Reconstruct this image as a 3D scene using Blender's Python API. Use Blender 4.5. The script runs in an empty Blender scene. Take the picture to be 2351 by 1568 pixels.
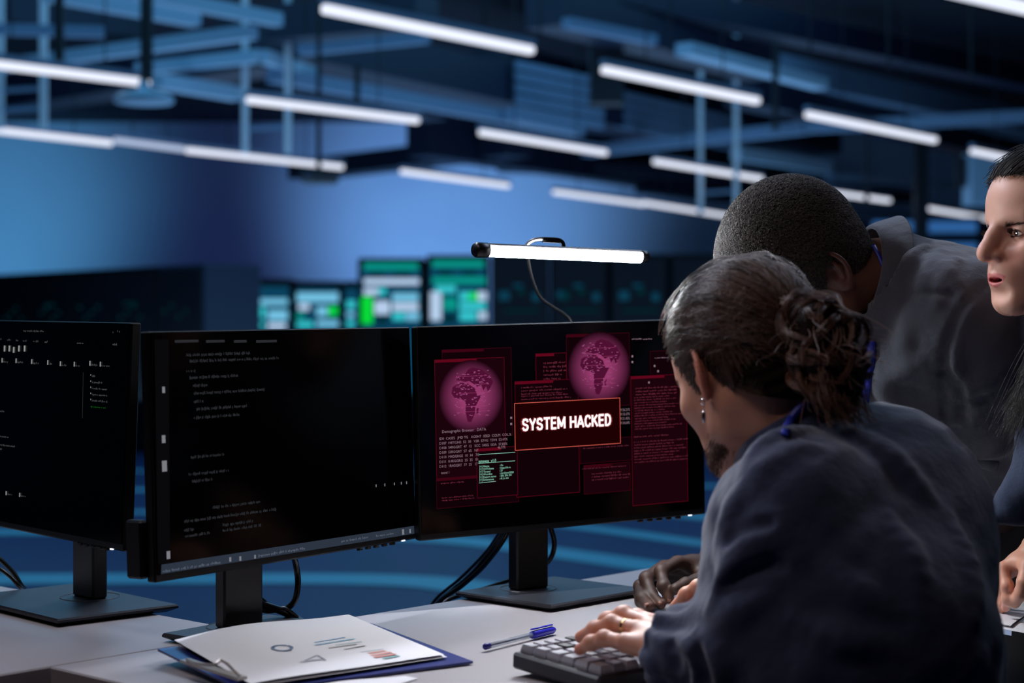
import bpy, math, random
import numpy as np
from mathutils import Vector, Matrix
random.seed(7); RNG = np.random.default_rng(7)
SC = bpy.context.scene; COL = SC.collection
# ---- camera model: level camera, photo coordinates 2351x1568 --------------
F, CX, HY, CZ = 4000.0, 1175.5, 760.0, 1.17
def P(px, py, Y): return np.array([(px-CX)/F*Y, Y, CZ-(py-HY)/F*Y])
def PZ(px, py, z):
    Y = (CZ-z)*F/(py-HY); return np.array([(px-CX)/F*Y, Y, z])
cam = bpy.data.cameras.new('camera'); co = bpy.data.objects.new('camera', cam); COL.objects.link(co)
co.location = (0, 0, CZ); co.rotation_euler = (math.pi/2, 0, 0)
cam.sensor_width = 36; cam.lens = F/2351*36; cam.shift_y = -(784-HY)/2351; cam.clip_end = 200; cam.clip_start = .05
cam.dof.use_dof = True; cam.dof.focus_distance = 2.5; cam.dof.aperture_fstop = 3.6; cam.dof.aperture_blades = 0
SC.camera = co
vs = SC.view_settings; vs.view_transform = 'Standard'; vs.look = 'None'; vs.gamma = 1; vs.exposure = 0; vs.use_curve_mapping = False
# ---- materials ------------------------------------------------------------
def lin(c): return tuple((x/12.92 if x <= .04045 else ((x+.055)/1.055)**2.4) for x in [v/255 for v in c])
MATS = {}
def mat(name, rgb=(128,128,128), rough=.5, metal=0, spec=.5, emit=None, es=1., bump=None, noise=None, attr=None, sss=0, trans=0, alpha=1, sheen=0, coat=0, weave=None):
    if name in MATS: return MATS[name]
    m = bpy.data.materials.new(name); m.use_nodes = True; nt = m.node_tree; b = nt.nodes['Principled BSDF']
    c = lin(rgb)+(1,)
    b.inputs['Base Color'].default_value = c; b.inputs['Roughness'].default_value = rough; b.inputs['Metallic'].default_value = metal
    b.inputs['Specular IOR Level'].default_value = spec
    if emit: b.inputs['Emission Color'].default_value = lin(emit)+(1,); b.inputs['Emission Strength'].default_value = es
    if sss: b.inputs['Subsurface Weight'].default_value = sss; b.inputs['Subsurface Radius'].default_value = (.012,.004,.002); b.inputs['Subsurface Scale'].default_value = 1
    if trans: b.inputs['Transmission Weight'].default_value = trans
    if alpha < 1: b.inputs['Alpha'].default_value = alpha
    if sheen: b.inputs['Sheen Weight'].default_value = sheen; b.inputs['Sheen Roughness'].default_value = .5
    if coat: b.inputs['Coat Weight'].default_value = coat; b.inputs['Coat Roughness'].default_value = .15
    tc = nt.nodes.new('ShaderNodeTexCoord'); src = None
    if attr:
        a = nt.nodes.new('ShaderNodeAttribute'); a.attribute_name = attr; src = a.outputs['Color']
    if noise:   # (scale, amount[, second rgb])
        n = nt.nodes.new('ShaderNodeTexNoise'); n.inputs['Scale'].default_value = noise[0]; n.inputs['Detail'].default_value = 5
        nt.links.new(tc.outputs['Object'], n.inputs['Vector'])
        mx = nt.nodes.new('ShaderNodeMix'); mx.data_type = 'RGBA'
        mp = nt.nodes.new('ShaderNodeMapRange'); mp.inputs[1].default_value = .35; mp.inputs[2].default_value = .65; mp.inputs[3].default_value = 0; mp.inputs[4].default_value = noise[1]
        nt.links.new(n.outputs['Fac'], mp.inputs[0]); nt.links.new(mp.outputs[0], mx.inputs[0])
        mx.inputs[6].default_value = c; mx.inputs[7].default_value = lin(noise[2])+(1,) if len(noise) > 2 else (c[0]*.5, c[1]*.5, c[2]*.5, 1)
        if src: nt.links.new(src, mx.inputs[6])
        src = mx.outputs[2]
    if src: nt.links.new(src, b.inputs['Base Color'])
    if bump:    # (scale, strength, distance)
        n = nt.nodes.new('ShaderNodeTexNoise'); n.inputs['Scale'].default_value = bump[0]; n.inputs['Detail'].default_value = 4
        nt.links.new(tc.outputs['Object'], n.inputs['Vector']); bp = nt.nodes.new('ShaderNodeBump')
        bp.inputs['Strength'].default_value = bump[1]; bp.inputs['Distance'].default_value = bump[2]
        nt.links.new(n.outputs['Fac'], bp.inputs['Height']); nt.links.new(bp.outputs[0], b.inputs['Normal'])
    MATS[name] = m; return m
def emis(name, rgb, s=1.):
    if name in MATS: return MATS[name]
    m = bpy.data.materials.new(name); m.use_nodes = True; nt = m.node_tree; nt.nodes.clear()
    e = nt.nodes.new('ShaderNodeEmission'); e.inputs[0].default_value = lin(rgb)+(1,); e.inputs[1].default_value = s
    o = nt.nodes.new('ShaderNodeOutputMaterial'); nt.links.new(e.outputs[0], o.inputs[0]); MATS[name] = m; return m
# ---- objects ---------------------------------------------------------------
def tag(o, label=None, cat=None, group=None, kind=None):
    if label: o['label'] = label
    if cat: o['category'] = cat
    if group: o['group'] = group
    if kind: o['kind'] = kind
    return o
def empty(name, loc, label=None, cat=None, group=None, rz=0):
    o = bpy.data.objects.new(name, None); COL.objects.link(o); o.location = tuple(loc); o.rotation_euler = (0,0,rz); o.empty_display_size = .05
    bpy.context.view_layer.update() if False else None
    return tag(o, label, cat, group)
def mesh_obj(name, V, Fc, m, parent=None, smooth=False, col=None, world=True):
    me = bpy.data.meshes.new(name); V = np.asarray(V, float)
    if isinstance(Fc, np.ndarray):
        me.vertices.add(len(V)); me.vertices.foreach_set('co', V.ravel().astype(np.float32))
        n, k = Fc.shape; me.loops.add(n*k); me.loops.foreach_set('vertex_index', Fc.ravel().astype(np.int32))
        me.polygons.add(n); me.polygons.foreach_set('loop_start', (np.arange(n)*k).astype(np.int32)); me.update(calc_edges=True)
    else: me.from_pydata(V.tolist(), [], [list(map(int, f)) for f in Fc]); me.update()
    if smooth: me.polygons.foreach_set('use_smooth', np.ones(len(me.polygons), bool))
    if col is not None:
        a = me.color_attributes.new('Col', 'FLOAT_COLOR', 'POINT'); c4 = np.ones((len(V), 4), np.float32); c4[:, :3] = col; a.data.foreach_set('color', c4.ravel())
    if m is not None:
        for q in (m if isinstance(m, (list, tuple)) else [m]): me.materials.append(q)
    o = bpy.data.objects.new(name, me); COL.objects.link(o)
    if parent is not None:
        o.parent = parent
        if world: o.matrix_parent_inverse = wmat(parent).inverted()
    return o
def wmat(o):
    m = Matrix.LocRotScale(o.location, o.rotation_euler, o.scale)
    return (wmat(o.parent) @ o.matrix_parent_inverse @ m) if o.parent else m
class MB:
    """collects shapes in one mesh"""
    def __init__(s): s.V = []; s.F = []; s.n = 0
    def add(s, V, Fc):
        V = np.asarray(V, float); s.V.append(V); s.F += [[int(i)+s.n for i in f] for f in Fc]; s.n += len(V); return s
    def box(s, c, size, R=None, bev=0):
        h = np.array(size)/2.; c = np.array(c, float)
        if bev:
            bev = min(bev, h.min()*.98); pts = []; 
            for ax in range(3):
                for sx in (-1,1):
                    for sy in (-1,1):
                        for sz in (-1,1):
                            v = np.array([sx,sy,sz])*(h-bev); v[ax] += [sx,sy,sz][ax]*bev; pts.append(v)
            def I(ax,sx,sy,sz): return ax*8+((sx+1)//2)*4+((sy+1)//2)*2+(sz+1)//2
            Fc = []
            for ax in range(3):
                for sg in (-1,1):
                    q = []
                    for a,b in ((-1,-1),(1,-1),(1,1),(-1,1)):
                        t = [0,0,0]; t[ax] = sg; t[(ax+1)%3] = a; t[(ax+2)%3] = b; q.append(I(ax,*t))
                    Fc.append(q if sg > 0 else q[::-1])
            for ax in range(3):
                a1,a2 = (ax+1)%3,(ax+2)%3
                for s1 in (-1,1):
                    for s2 in (-1,1):
                        t = [0,0,0]; t[a1] = s1; t[a2] = s2; A=[]
                        for (fx,sg) in ((a1,-1),(a1,1),(a2,1),(a2,-1)):
                            t[ax] = sg; A.append(I(fx,*t))
                        Fc.append(A if s1*s2 > 0 else A[::-1])
            for sx in (-1,1):
                for sy in (-1,1):
                    for sz in (-1,1):
                        q = [I(a,sx,sy,sz) for a in range(3)]; Fc.append(q if sx*sy*sz > 0 else q[::-1])
            V = np.array(pts)
        else:
            V = np.array([[x,y,z] for x in (-1,1) for y in (-1,1) for z in (-1,1)])*h
            Fc = [(0,1,3,2),(4,6,7,5),(0,4,5,1),(2,3,7,6),(0,2,6,4),(1,5,7,3)]
        if R is not None: V = V@np.array(R).T
        return s.add(V+c, Fc)
    def tube(s, pts, r, n=8, cap=True):
        pts = np.array(pts, float); N = len(pts); r = np.broadcast_to(np.array(r, float), (N,))
        T = np.gradient(pts, axis=0); T /= np.linalg.norm(T, axis=1)[:, None]+1e-12
        up = np.array([0,0,1.]) if abs(T[0][2]) < .9 else np.array([1.,0,0]); V = []
        u = np.cross(T[0], up); u /= np.linalg.norm(u)
        for i in range(N):
            u = u-T[i]*(u@T[i]); u /= np.linalg.norm(u); w = np.cross(T[i], u)
            a = np.arange(n)*2*np.pi/n; V.append(pts[i]+r[i]*(np.cos(a)[:,None]*u+np.sin(a)[:,None]*w))
        V = np.concatenate(V); Fc = [(i*n+j, i*n+(j+1)%n, (i+1)*n+(j+1)%n, (i+1)*n+j) for i in range(N-1) for j in range(n)]
        if cap: Fc += [tuple(range(n))[::-1], tuple(range((N-1)*n, N*n))]
        return s.add(V, Fc)
    def prism(s, poly, z0, z1, T=None):
        """poly list of (x,y), extruded z0..z1, T optional function on Nx3"""
        n = len(poly); V = np.array([[x,y,z0] for x,y in poly]+[[x,y,z1] for x,y in poly], float)
        if T: V = T(V)
        return s.add(V, [tuple(range(n))[::-1], tuple(range(n, 2*n))]+[(i,(i+1)%n,n+(i+1)%n,n+i) for i in range(n)])
    def lathe(s, prof, c, n=24, R=None):
        V = []; 
        for r, z in prof:
            a = np.arange(n)*2*np.pi/n; V.append(np.stack([r*np.cos(a), r*np.sin(a), np.full(n, z)], 1))
        V = np.concatenate(V); N = len(prof)
        if R is not None: V = V@np.array(R).T
        Fc = [(i*n+j, i*n+(j+1)%n, (i+1)*n+(j+1)%n, (i+1)*n+j) for i in range(N-1) for j in range(n)]+[tuple(range(n))[::-1], tuple(range((N-1)*n, N*n))]
        return s.add(V+np.array(c), Fc)
    def build(s, name, m, parent=None, smooth=False, **k):
        return mesh_obj(name, np.concatenate(s.V), s.F, m, parent, smooth, **k)
def rotz(a): return np.array([[math.cos(a),-math.sin(a),0],[math.sin(a),math.cos(a),0],[0,0,1]])
def spline(pts, n=8):
    """Catmull-Rom resampling"""
    p = np.array(pts, float); p = np.vstack([2*p[0]-p[1], p, 2*p[-1]-p[-2]]); out = []
    for i in range(1, len(p)-2):
        for t in np.linspace(0, 1, n, endpoint=False):
            out.append(.5*((2*p[i])+(-p[i-1]+p[i+1])*t+(2*p[i-1]-5*p[i]+4*p[i+1]-p[i+2])*t*t+(-p[i-1]+3*p[i]-3*p[i+1]+p[i+2])*t**3))
    out.append(p[-2]); return np.array(out)
def curves(name, strands, m, parent, r0=.0004, r1=None):
    """hair strands, an (N,K,3) array, as one hair-curves object"""
    hc = bpy.data.hair_curves.new(name); N, K, _ = strands.shape; hc.add_curves([K]*N)
    hc.attributes['position'].data.foreach_set('vector', strands.astype(np.float32).ravel())
    ra = hc.attributes.new('radius', 'FLOAT', 'POINT'); t = np.linspace(0, 1, K); r1 = r0*.35 if r1 is None else r1
    ra.data.foreach_set('value', np.tile(r0+(r1-r0)*t**2, N).astype(np.float32)); hc.materials.append(m)
    o = bpy.data.objects.new(name, hc); COL.objects.link(o); o.parent = parent; o.matrix_parent_inverse = wmat(parent).inverted(); return o
# ---- signed distance modelling --------------------------------------------
def nrm(v): v = np.array(v, float); return v/np.linalg.norm(v)
def sm(a, b, k):
    h = np.maximum(k-np.abs(a-b), 0)/k; return np.minimum(a, b)-h*h*k*.25
def sub(a, b, k): return -sm(-a, b, k)
def inter(a, b, k): return -sm(-a, -b, k)
def ell(Q, c, r, R=None):
    q = Q-np.array(c, np.float32)
    if R is not None: q = q@np.array(R, np.float32)      # columns of R are the axes
    r = np.array(r, np.float32); k0 = np.linalg.norm(q/r, axis=1); k1 = np.linalg.norm(q/(r*r), axis=1)+1e-9
    return k0*(k0-1)/k1
def cap(Q, a, b, ra, rb=None):
    rb = ra if rb is None else rb; a = np.array(a, np.float32); b = np.array(b, np.float32); ab = b-a; pa = Q-a
    h = np.clip(pa@ab/(ab@ab+1e-12), 0, 1); return np.linalg.norm(pa-h[:, None]*ab, axis=1)-(ra+(rb-ra)*h)
def chain(Q, pts, rs, k=.006):
    d = None
    for i in range(len(pts)-1):
        e = cap(Q, pts[i], pts[i+1], rs[i], rs[i+1]); d = e if d is None else sm(d, e, k)
    return d
def rbox(Q, c, h, r, R=None):
    q = Q-np.array(c, np.float32)
    if R is not None: q = q@np.array(R, np.float32)
    q = np.abs(q)-(np.array(h, np.float32)-r); return np.linalg.norm(np.maximum(q, 0), axis=1)+np.minimum(q.max(1), 0)-r
def local(fn, c, R, pad=.03):
    """evaluate fn only near c; a lower bound elsewhere"""
    c = np.array(c, np.float32)
    def g(Q):
        dd = np.linalg.norm(Q-c, axis=1); out = (dd-R).astype(np.float32); i = dd < R+pad
        if i.any(): out[i] = fn(Q[i])
        return out
    return g
_K = RNG.normal(size=(24, 3)).astype(np.float32); _K /= np.linalg.norm(_K, axis=1)[:, None]; _PH = RNG.uniform(0, 6.28, 24).astype(np.float32)
def wob(Q, f, s=0, n=6):
    """smooth pseudo noise -1..1"""
    o = np.zeros(len(Q), np.float32)
    for i in range(n):
        j = (i+s) % 24; k2 = _K[(j*7+3) % 24]; o += np.sin((Q@_K[j])*f*(1+.17*i)+_PH[j]+1.3*np.sin((Q@k2)*f*.6+_PH[(j+5) % 24]))
    return o/n*1.4
def polygonize(fn, lo, hi, h, B=12, crop=None):
    lo = np.array(lo, float); hi = np.array(hi, float); nb = np.maximum(1, np.ceil((hi-lo)/(h*B)).astype(int)); N = nb*B+1
    D = np.full(N, 1e3, np.float32); bc = np.stack(np.meshgrid(*[np.arange(n) for n in nb], indexing='ij'), -1).reshape(-1, 3)
    cen = lo+(bc+.5)*B*h; dc = fn(cen.astype(np.float32)); rad = B*h*.5*1.7321
    keep = np.abs(dc) < rad*1.5+.004; sgn = dc < 0
    # fill signs of skipped blocks
    for b, s in zip(bc[~keep], sgn[~keep]):
        if s:
            i, j, k = b*B; D[i:i+B+1, j:j+B+1, k:k+B+1] = -1e3
    off = np.stack(np.meshgrid(*[np.arange(B+1)]*3, indexing='ij'), -1).reshape(-1, 3)
    kb = bc[keep]
    for s in range(0, len(kb), 60):
        ch = kb[s:s+60]; idx = (ch[:, None, :]*B+off[None]).reshape(-1, 3); v = fn((lo+idx*h).astype(np.float32))
        D[idx[:, 0], idx[:, 1], idx[:, 2]] = v
    ins = D < 0; c = ins[:-1, :-1, :-1].astype(np.int8)
    tot = np.zeros_like(c)
    for a in (0, 1):
        for b in (0, 1):
            for e in (0, 1): tot += ins[a:N[0]-1+a, b:N[1]-1+b, e:N[2]-1+e]
    act = (tot > 0) & (tot < 8); ai = np.argwhere(act); vid = np.full(act.shape, -1, np.int64); vid[act] = np.arange(len(ai))
    cr = [(a, b, e) for a in (0, 1) for b in (0, 1) for e in (0, 1)]; val = {q: D[ai[:, 0]+q[0], ai[:, 1]+q[1], ai[:, 2]+q[2]] for q in cr}
    acc = np.zeros((len(ai), 3)); cnt = np.zeros(len(ai))
    for q in cr:
        for ax in range(3):
            if q[ax] == 0:
                q2 = list(q); q2[ax] = 1; q2 = tuple(q2); a, b = val[q], val[q2]; x = (a < 0) != (b < 0)
                t = np.where(x, a/(a-b+1e-20), 0).clip(0, 1); pt = np.array(q, float)[None].repeat(len(ai), 0); pt[:, ax] = t
                acc += np.where(x[:, None], pt, 0); cnt += x
    V = lo+(ai+acc/np.maximum(cnt, 1)[:, None])*h; Fq = []
    for ax in range(3):
        b1, b2 = (ax+1) % 3, (ax+2) % 3; sl0 = [slice(None)]*3; sl1 = [slice(None)]*3; sl0[ax] = slice(0, -1); sl1[ax] = slice(1, None)
        x = ins[tuple(sl0)] != ins[tuple(sl1)]; e = np.argwhere(x); s0 = ins[tuple(sl0)][x]
        ok = (e[:, b1] > 0) & (e[:, b2] > 0) & (e[:, b1] < N[b1]-1) & (e[:, b2] < N[b2]-1); e = e[ok]; s0 = s0[ok]; q = []
        for d1, d2 in ((-1, -1), (0, -1), (0, 0), (-1, 0)):
            t = e.copy(); t[:, b1] += d1; t[:, b2] += d2; q.append(vid[t[:, 0], t[:, 1], t[:, 2]])
        q = np.stack(q, 1); q[~s0] = q[~s0][:, ::-1]; Fq.append(q)
    Fq = np.concatenate(Fq); Fq = Fq[(Fq >= 0).all(1)]
    # one Newton step to the true surface
    Vf = V.astype(np.float32); d0 = fn(Vf); g = np.stack([fn(Vf+np.eye(3, dtype=np.float32)[i]*h*.5)-d0 for i in range(3)], 1)/(h*.5)
    gn = (g*g).sum(1)+1e-6; st = -(d0/gn)[:, None]*g; L = np.linalg.norm(st, axis=1); st *= np.minimum(1, h*.5/(L+1e-9))[:, None]; V = V+st*(np.abs(d0) < .1)[:, None]
    if crop is not None:
        kv = crop(V); Fq = Fq[kv[Fq].all(1)]
        u = np.unique(Fq); mp = np.full(len(V), -1); mp[u] = np.arange(len(u)); V = V[u]; Fq = mp[Fq]
    return V, Fq
def joinm(parts):
    V = []; Fc = []; n = 0
    for v, f in parts: V.append(v); Fc.append(f+n); n += len(v)
    return np.concatenate(V), np.concatenate(Fc)
CAM = np.array([0, 0, CZ])
def trace(fn, pts, off=0.):
    """photo points (px,py) -> points on the surface fn"""
    out = []
    px = np.array(pts, float); D = np.stack([(px[:, 0]-CX)/F, np.ones(len(px)), -(px[:, 1]-HY)/F], 1); D /= np.linalg.norm(D, axis=1)[:, None]
    t = np.full(len(px), 1.2)
    for _ in range(160): t = t+np.clip(fn((CAM+D*t[:, None]).astype(np.float32)), -.05, .2)*.7
    return CAM+D*(t-off)[:, None]
# ---- a human head in its own frame: x right, y forward, z up, origin between the ears
def ear_sdf(Q):     # Q with x already mirrored to >0
    ca, sa = math.cos(.5), math.sin(.5); fw = np.array([-sa, ca, 0]); up = nrm([.06, -.16, .98]); ow = nrm(np.cross(fw, up)); 
    if ow[0] < 0: ow = -ow
    o = np.array([.079, -.004, .002]); M = np.stack([fw, up, ow], 1).astype(np.float32); q = (Q-o.astype(np.float32))@M
    pl = ell(q, (-.001, .0, -.002), (.0165, .029, .0045))
    hx = [(.012, -.001, .0), (.0165, .013, .001), (.013, .026, .002), (.001, .032, .003), (-.012, .027, .003), (-.0185, .013, .003), (-.0175, -.004, .003), (-.011, -.019, .002), (-.003, -.029, .001), (.005, -.028, .0)]
    hx = spline(hx, 3); d = chain(q, hx, [.0033]*len(hx), .002)
    lobe = ell(q, (-.001, -.026, 0), (.008, .0085, .004))
    ah = chain(q, [(.003, .021, .001), (-.006, .013, .003), (-.0085, -.001, .003), (-.005, -.014, .002), (.003, -.018, .001)], [.002, .003, .0033, .003, .0025], .002)
    tr = ell(q, (.011, -.006, .001), (.0045, .006, .004))
    d = sm(d, pl, .003); d = sub(d, ell(q, (.002, -.004, .003), (.009, .0105, .007)), .003)
    d = sub(d, chain(q, [(.008, .019, .003), (-.006, .023, .004), (-.012, .010, .004), (-.012, -.004, .004)], [.002]*4, .002), .002)
    d = sm(d, ah, .003); d = sm(d, lobe, .005); d = sm(d, tr, .004)
    root = ell(Q, (.070, -.004, .0), (.010, .014, .022)); return sm(d, root, .008)
def head_sdf(Q, sex=0, mouth=.0, neck=None, brow=1.):
    A = Q.copy(); A[:, 0] = np.abs(A[:, 0])
    d = ell(Q, (0, -.006, .047), (.074, .097, .081))
    d = sm(d, ell(Q, (0, .032, .050), (.066, .064, .062)), .03)
    d = sm(d, ell(Q, (0, .030, -.012), (.062, .066, .066)), .03)
    d = sm(d, ell(A, (.040, .058, -.014), (.026, .026, .022)), .022)
    jw = .052 if sex == 0 else .046
    d = sm(d, cap(A, (jw, -.002, -.040), (jw-.006, .016, -.064), .015, .013), .03)
    d = sm(d, cap(A, (jw-.006, .016, -.064), (.014, .074, -.090), .015, .016), .025)
    d = sm(d, ell(Q, (0, .078, -.088), (.020, .017, .017)), .02)
    d = sm(d, ell(Q, (0, .055, -.055), (.040, .044, .042)), .03)
    d = sm(d, cap(A, (.008, .088, .028), (.042, .074, .032), .0085*brow, .006), .016)
    d = sub(d, ell(A, (.033, .098, .006), (.019, .018, .013)), .016)
    d = sm(d, ell(A, (.033, .0745, .008), (.0150, .0145, .0140)), .004)
    d = sub(d, ell(A, (.033, .100, .0075), (.0135, .022, .0048)), .0022)
    d = sm(d, chain(Q, [(0, .092, .024), (0, .102, .006), (0, .113, -.014), (0, .1165, -.020)], [.0055, .0065, .0080, .0092], .01), .012)
    d = sm(d, ell(A, (.0125, .103, -.0235), (.0072, .0105, .0078)), .006)
    d = sub(d, ell(A, (.0062, .110, -.032), (.0034, .0065, .005)), .003)
    d = sm(d, ell(Q, (0, .084, -.050), (.026, .019, .022)), .015)
    d = sub(d, cap(Q, (0, .1045, -.036), (0, .1055, -.044), .0018), .004)
    m = mouth
    d = sm(d, chain(Q, [(-.024, .0865, -.0535), (-.008, .100, -.0480), (0, .1015, -.0495), (.008, .100, -.0480), (.024, .0865, -.0535)], [.002, .0041, .0040, .0041, .002], .004), .003)
    d = sm(d, chain(Q, [(-.021, .086, -.0585-m*.5), (0, .0985, -.0625-m), (.021, .086, -.0585-m*.5)], [.0025, .0060, .0025], .005), .003)
    d = sub(d, chain(Q, [(-.023, .093, -.0550-m*.4), (0, .108, -.0555-m*.5), (.023, .093, -.0550-m*.4)], [.0006, .0012+m*.45, .0006], .003), .002)
    d = sub(d, cap(Q, (-.014, .100, -.0745-m), (.014, .100, -.0745-m), .0032), .018)
    d = sm(d, local(ear_sdf, (.078, -.005, 0), .045)(A), .006)
    if neck is not None:
        d = sm(d, cap(Q, neck[0], neck[1], neck[2], neck[3]), .03)
    return d
def frame(fwd, pitch=0, roll=0):
    """columns right, forward, up; fwd horizontal heading, pitch down positive"""
    f = nrm([fwd[0], fwd[1], 0]); z = np.array([0, 0, 1.]); f2 = f*math.cos(pitch)-z*math.sin(pitch); u2 = f*math.sin(pitch)+z*math.cos(pitch); r = np.cross(f2, u2)
    r2 = r*math.cos(roll)+u2*math.sin(roll); u3 = u2*math.cos(roll)-r*math.sin(roll); return np.stack([r2, f2, u3], 1)
# ---- a hand from world points ----------------------------------------------
def hand_sdf(wrist, fore, fingers, thumb, s=1., side=None):
    """fingers: list of 4 point chains mcp,pip,dip,tip; thumb chain cmc,mcp,ip,tip; fore: point up the forearm"""
    m = [np.array(f[0]) for f in fingers]; w = np.array(wrist); cen = (m[0]+m[3])/2*.5+w*.5
    def fn(Q):
        d = cap(Q, fore, w, .030*s, .024*s); ac = nrm(m[0]-m[3])
        d = sm(d, cap(Q, w+ac*.012*s, w-ac*.012*s, .020*s), .02*s)
        for j in range(4): d = sm(d, cap(Q, w+(m[j]-cen)*.25, m[j]+(w-m[j])*.08, .0165*s, .0115*s), .014*s)
        d = sm(d, cap(Q, np.array(thumb[0]), w*.4+m[0]*.6, .014*s, .012*s), .012*s)
        for f, r in zip(fingers, (.0088, .0092, .0087, .0076)):
            e = chain(Q, f, [r*1.18*s, r*1.08*s, r*.98*s, r*.86*s], .004*s)
            for q in f[1:3]: e = sm(e, np.linalg.norm(Q-np.array(q, np.float32), axis=1)-r*1.06*s, .008*s)
            d = sm(d, e, .005*s)
        t = chain(Q, thumb, [.015*s, .0118*s, .0108*s, .0092*s], .006*s); return sm(d, t, .008*s)
    return fn
# ---- the hall ----------------------------------------------------------------
M_floor = mat('floor blue', (30,62,112), .38, noise=(1.2,.25,(18,44,92)), bump=(60,.03,.01))
M_band = mat('floor band', (120,200,222), .35)
M_wall = mat('hall wall', (150,175,205), .85, noise=(.35,.30,(120,140,180)))
M_ceil = mat('ceiling dark', (14,26,48), .9, noise=(.8,.6,(4,8,18)))
M_dark = mat('dark steel', (10,16,28), .6)
M_duct = mat('dark duct', (20,32,56), .5)
M_lite = mat('painted steel', (150,182,205), .5)
M_slat = mat('slat panel', (108,136,165), .6)
def S(o, n=None): o['kind'] = 'structure'; return o
S(mesh_obj('floor', [(-30,-4,0),(30,-4,0),(30,46,0),(-30,46,0)], [(0,1,2,3)], M_floor))
S(mesh_obj('ceiling', [(-30,-4,5.0),(-30,46,5.0),(30,46,5.0),(30,-4,5.0)], [(0,1,2,3)], M_ceil))
S(MB().box((0,32.1,2.5), (60,.2,5)).build('wall_back', M_wall))
S(MB().box((-14.1,14,2.5), (.2,36,5)).build('wall_left', M_wall))
S(MB().box((16,14,2.5), (.2,36,5)).build('wall_right', M_ceil))
S(MB().box((1,-4,2.5), (30,.2,5)).build('wall_front', M_ceil))
def seg_box(mb, a, b, w, h):
    a = np.array(a); b = np.array(b); d = b-a; L = np.linalg.norm(d); d /= L; s = nrm(np.cross(d, [0,0,1.])); u = np.cross(s, d)
    mb.box((a+b)/2, (L, w, h), np.stack([d, s, u], 1))
def on(px, py, z): return PZ(px, py, z)
# floor bands: paler strips just above the floor
ti = [0]
def trim(mb, m):
    ti[0] += 1; return S(mb.build('trim_%d' % ti[0], m))
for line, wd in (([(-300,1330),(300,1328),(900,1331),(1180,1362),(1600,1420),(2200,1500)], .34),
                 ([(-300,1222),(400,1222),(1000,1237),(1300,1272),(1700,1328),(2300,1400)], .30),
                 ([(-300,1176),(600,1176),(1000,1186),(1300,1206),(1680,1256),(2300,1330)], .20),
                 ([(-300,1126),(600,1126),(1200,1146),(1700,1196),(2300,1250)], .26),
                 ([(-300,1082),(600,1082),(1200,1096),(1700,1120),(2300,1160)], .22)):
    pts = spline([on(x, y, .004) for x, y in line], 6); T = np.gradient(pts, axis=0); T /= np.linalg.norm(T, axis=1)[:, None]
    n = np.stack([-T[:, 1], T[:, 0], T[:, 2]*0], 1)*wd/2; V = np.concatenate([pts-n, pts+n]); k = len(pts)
    trim(MB().add(V, [(i, i+1, k+i+1, k+i) for i in range(k-1)]), M_band)
# beams and ducts under the ceiling: (photo polyline, height, width, depth, material)
BE = [([(-60,160),(580,74)], 3.5, .12, .10, 'l'), ([(110,-20),(450,40)], 3.6, .12, .14, 'l'), ([(300,-20),(640,46)], 3.6, .10, .10, 'l'),
      ([(-60,66),(240,74)], 3.5, .10, .08, 's'), ([(320,158),(600,128)], 3.5, .12, .10, 'l'), ([(600,128),(712,168)], 3.5, .12, .10, 'l'),
      ([(625,172),(1330,300)], 3.4, .14, .12, 's'), ([(690,116),(980,86)], 3.5, .10, .08, 's'), ([(1345,348),(1850,293)], 3.5, .16, .13, 's'), ([(1850,293),(2420,264)], 3.5, .14, .12, 's'),
      ([(1570,112),(1885,194)], 3.5, .16, .10, 'l'), ([(1300,52),(1500,92)], 3.6, .10, .08, 's'), ([(1175,262),(1312,292)], 3.4, .16, .14, 's'),
      ([(1690,352),(1900,384)], 3.5, .16, .16, 'l'), ([(1900,405),(2260,428)], 3.5, .12, .12, 's'), ([(1980,484),(2300,492)], 3.5, .2, .25, 's'),
      ([(360,186),(545,216)], 3.3, .14, .12, 'l'), ([(1600,120),(2400,290)], 4.1, .25, .3, 's'), ([(1400,-20),(2400,190)], 4.2, .3, .25, 'd'),
      ([(-60,228),(330,165),(640,112)], 3.7, .5, .38, 'd'), ([(560,70),(1200,215),(1560,300)], 3.9, .6, .42, 'd'), ([(640,60),(980,30)], 3.8, .4, .3, 'd'),
      ([(640,180),(1000,250)], 3.75, .35, .28, 'd'), ([(1130,140),(1900,330)], 4.3, .5, .35, 'd'), ([(960,300),(1480,380)], 3.9, .4, .7, 'd'), ([(1480,380),(2000,448)], 3.9, .4, .9, 'd'),
      ([(690,392),(1190,334)], 3.75, .5, .30, 'd'), ([(1150,380),(1700,402)], 3.7, .3, .2, 'd'), ([(1500,420),(2320,470)], 3.6, .3, .16, 'd'),
      ([(1700,210),(2400,370)], 3.8, .4, .3, 'd'), ([(1250,20),(1750,150)], 3.9, .4, .3, 'd'), ([(0,10),(330,60)], 4.2, .3, .3, 'd'), ([(1900,520),(2320,528)], 3.0, .2, .2, 'd'), ([(1900,590),(2320,596)], 2.4, .2, .2, 'd')]
for pl, z, w, h, k in BE:
    mb = MB()
    for a, b in zip(pl[:-1], pl[1:]): seg_box(mb, on(*a, z), on(*b, z), w, h)
    trim(mb, {'l': M_lite, 's': M_slat, 'd': M_duct}[k])
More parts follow.
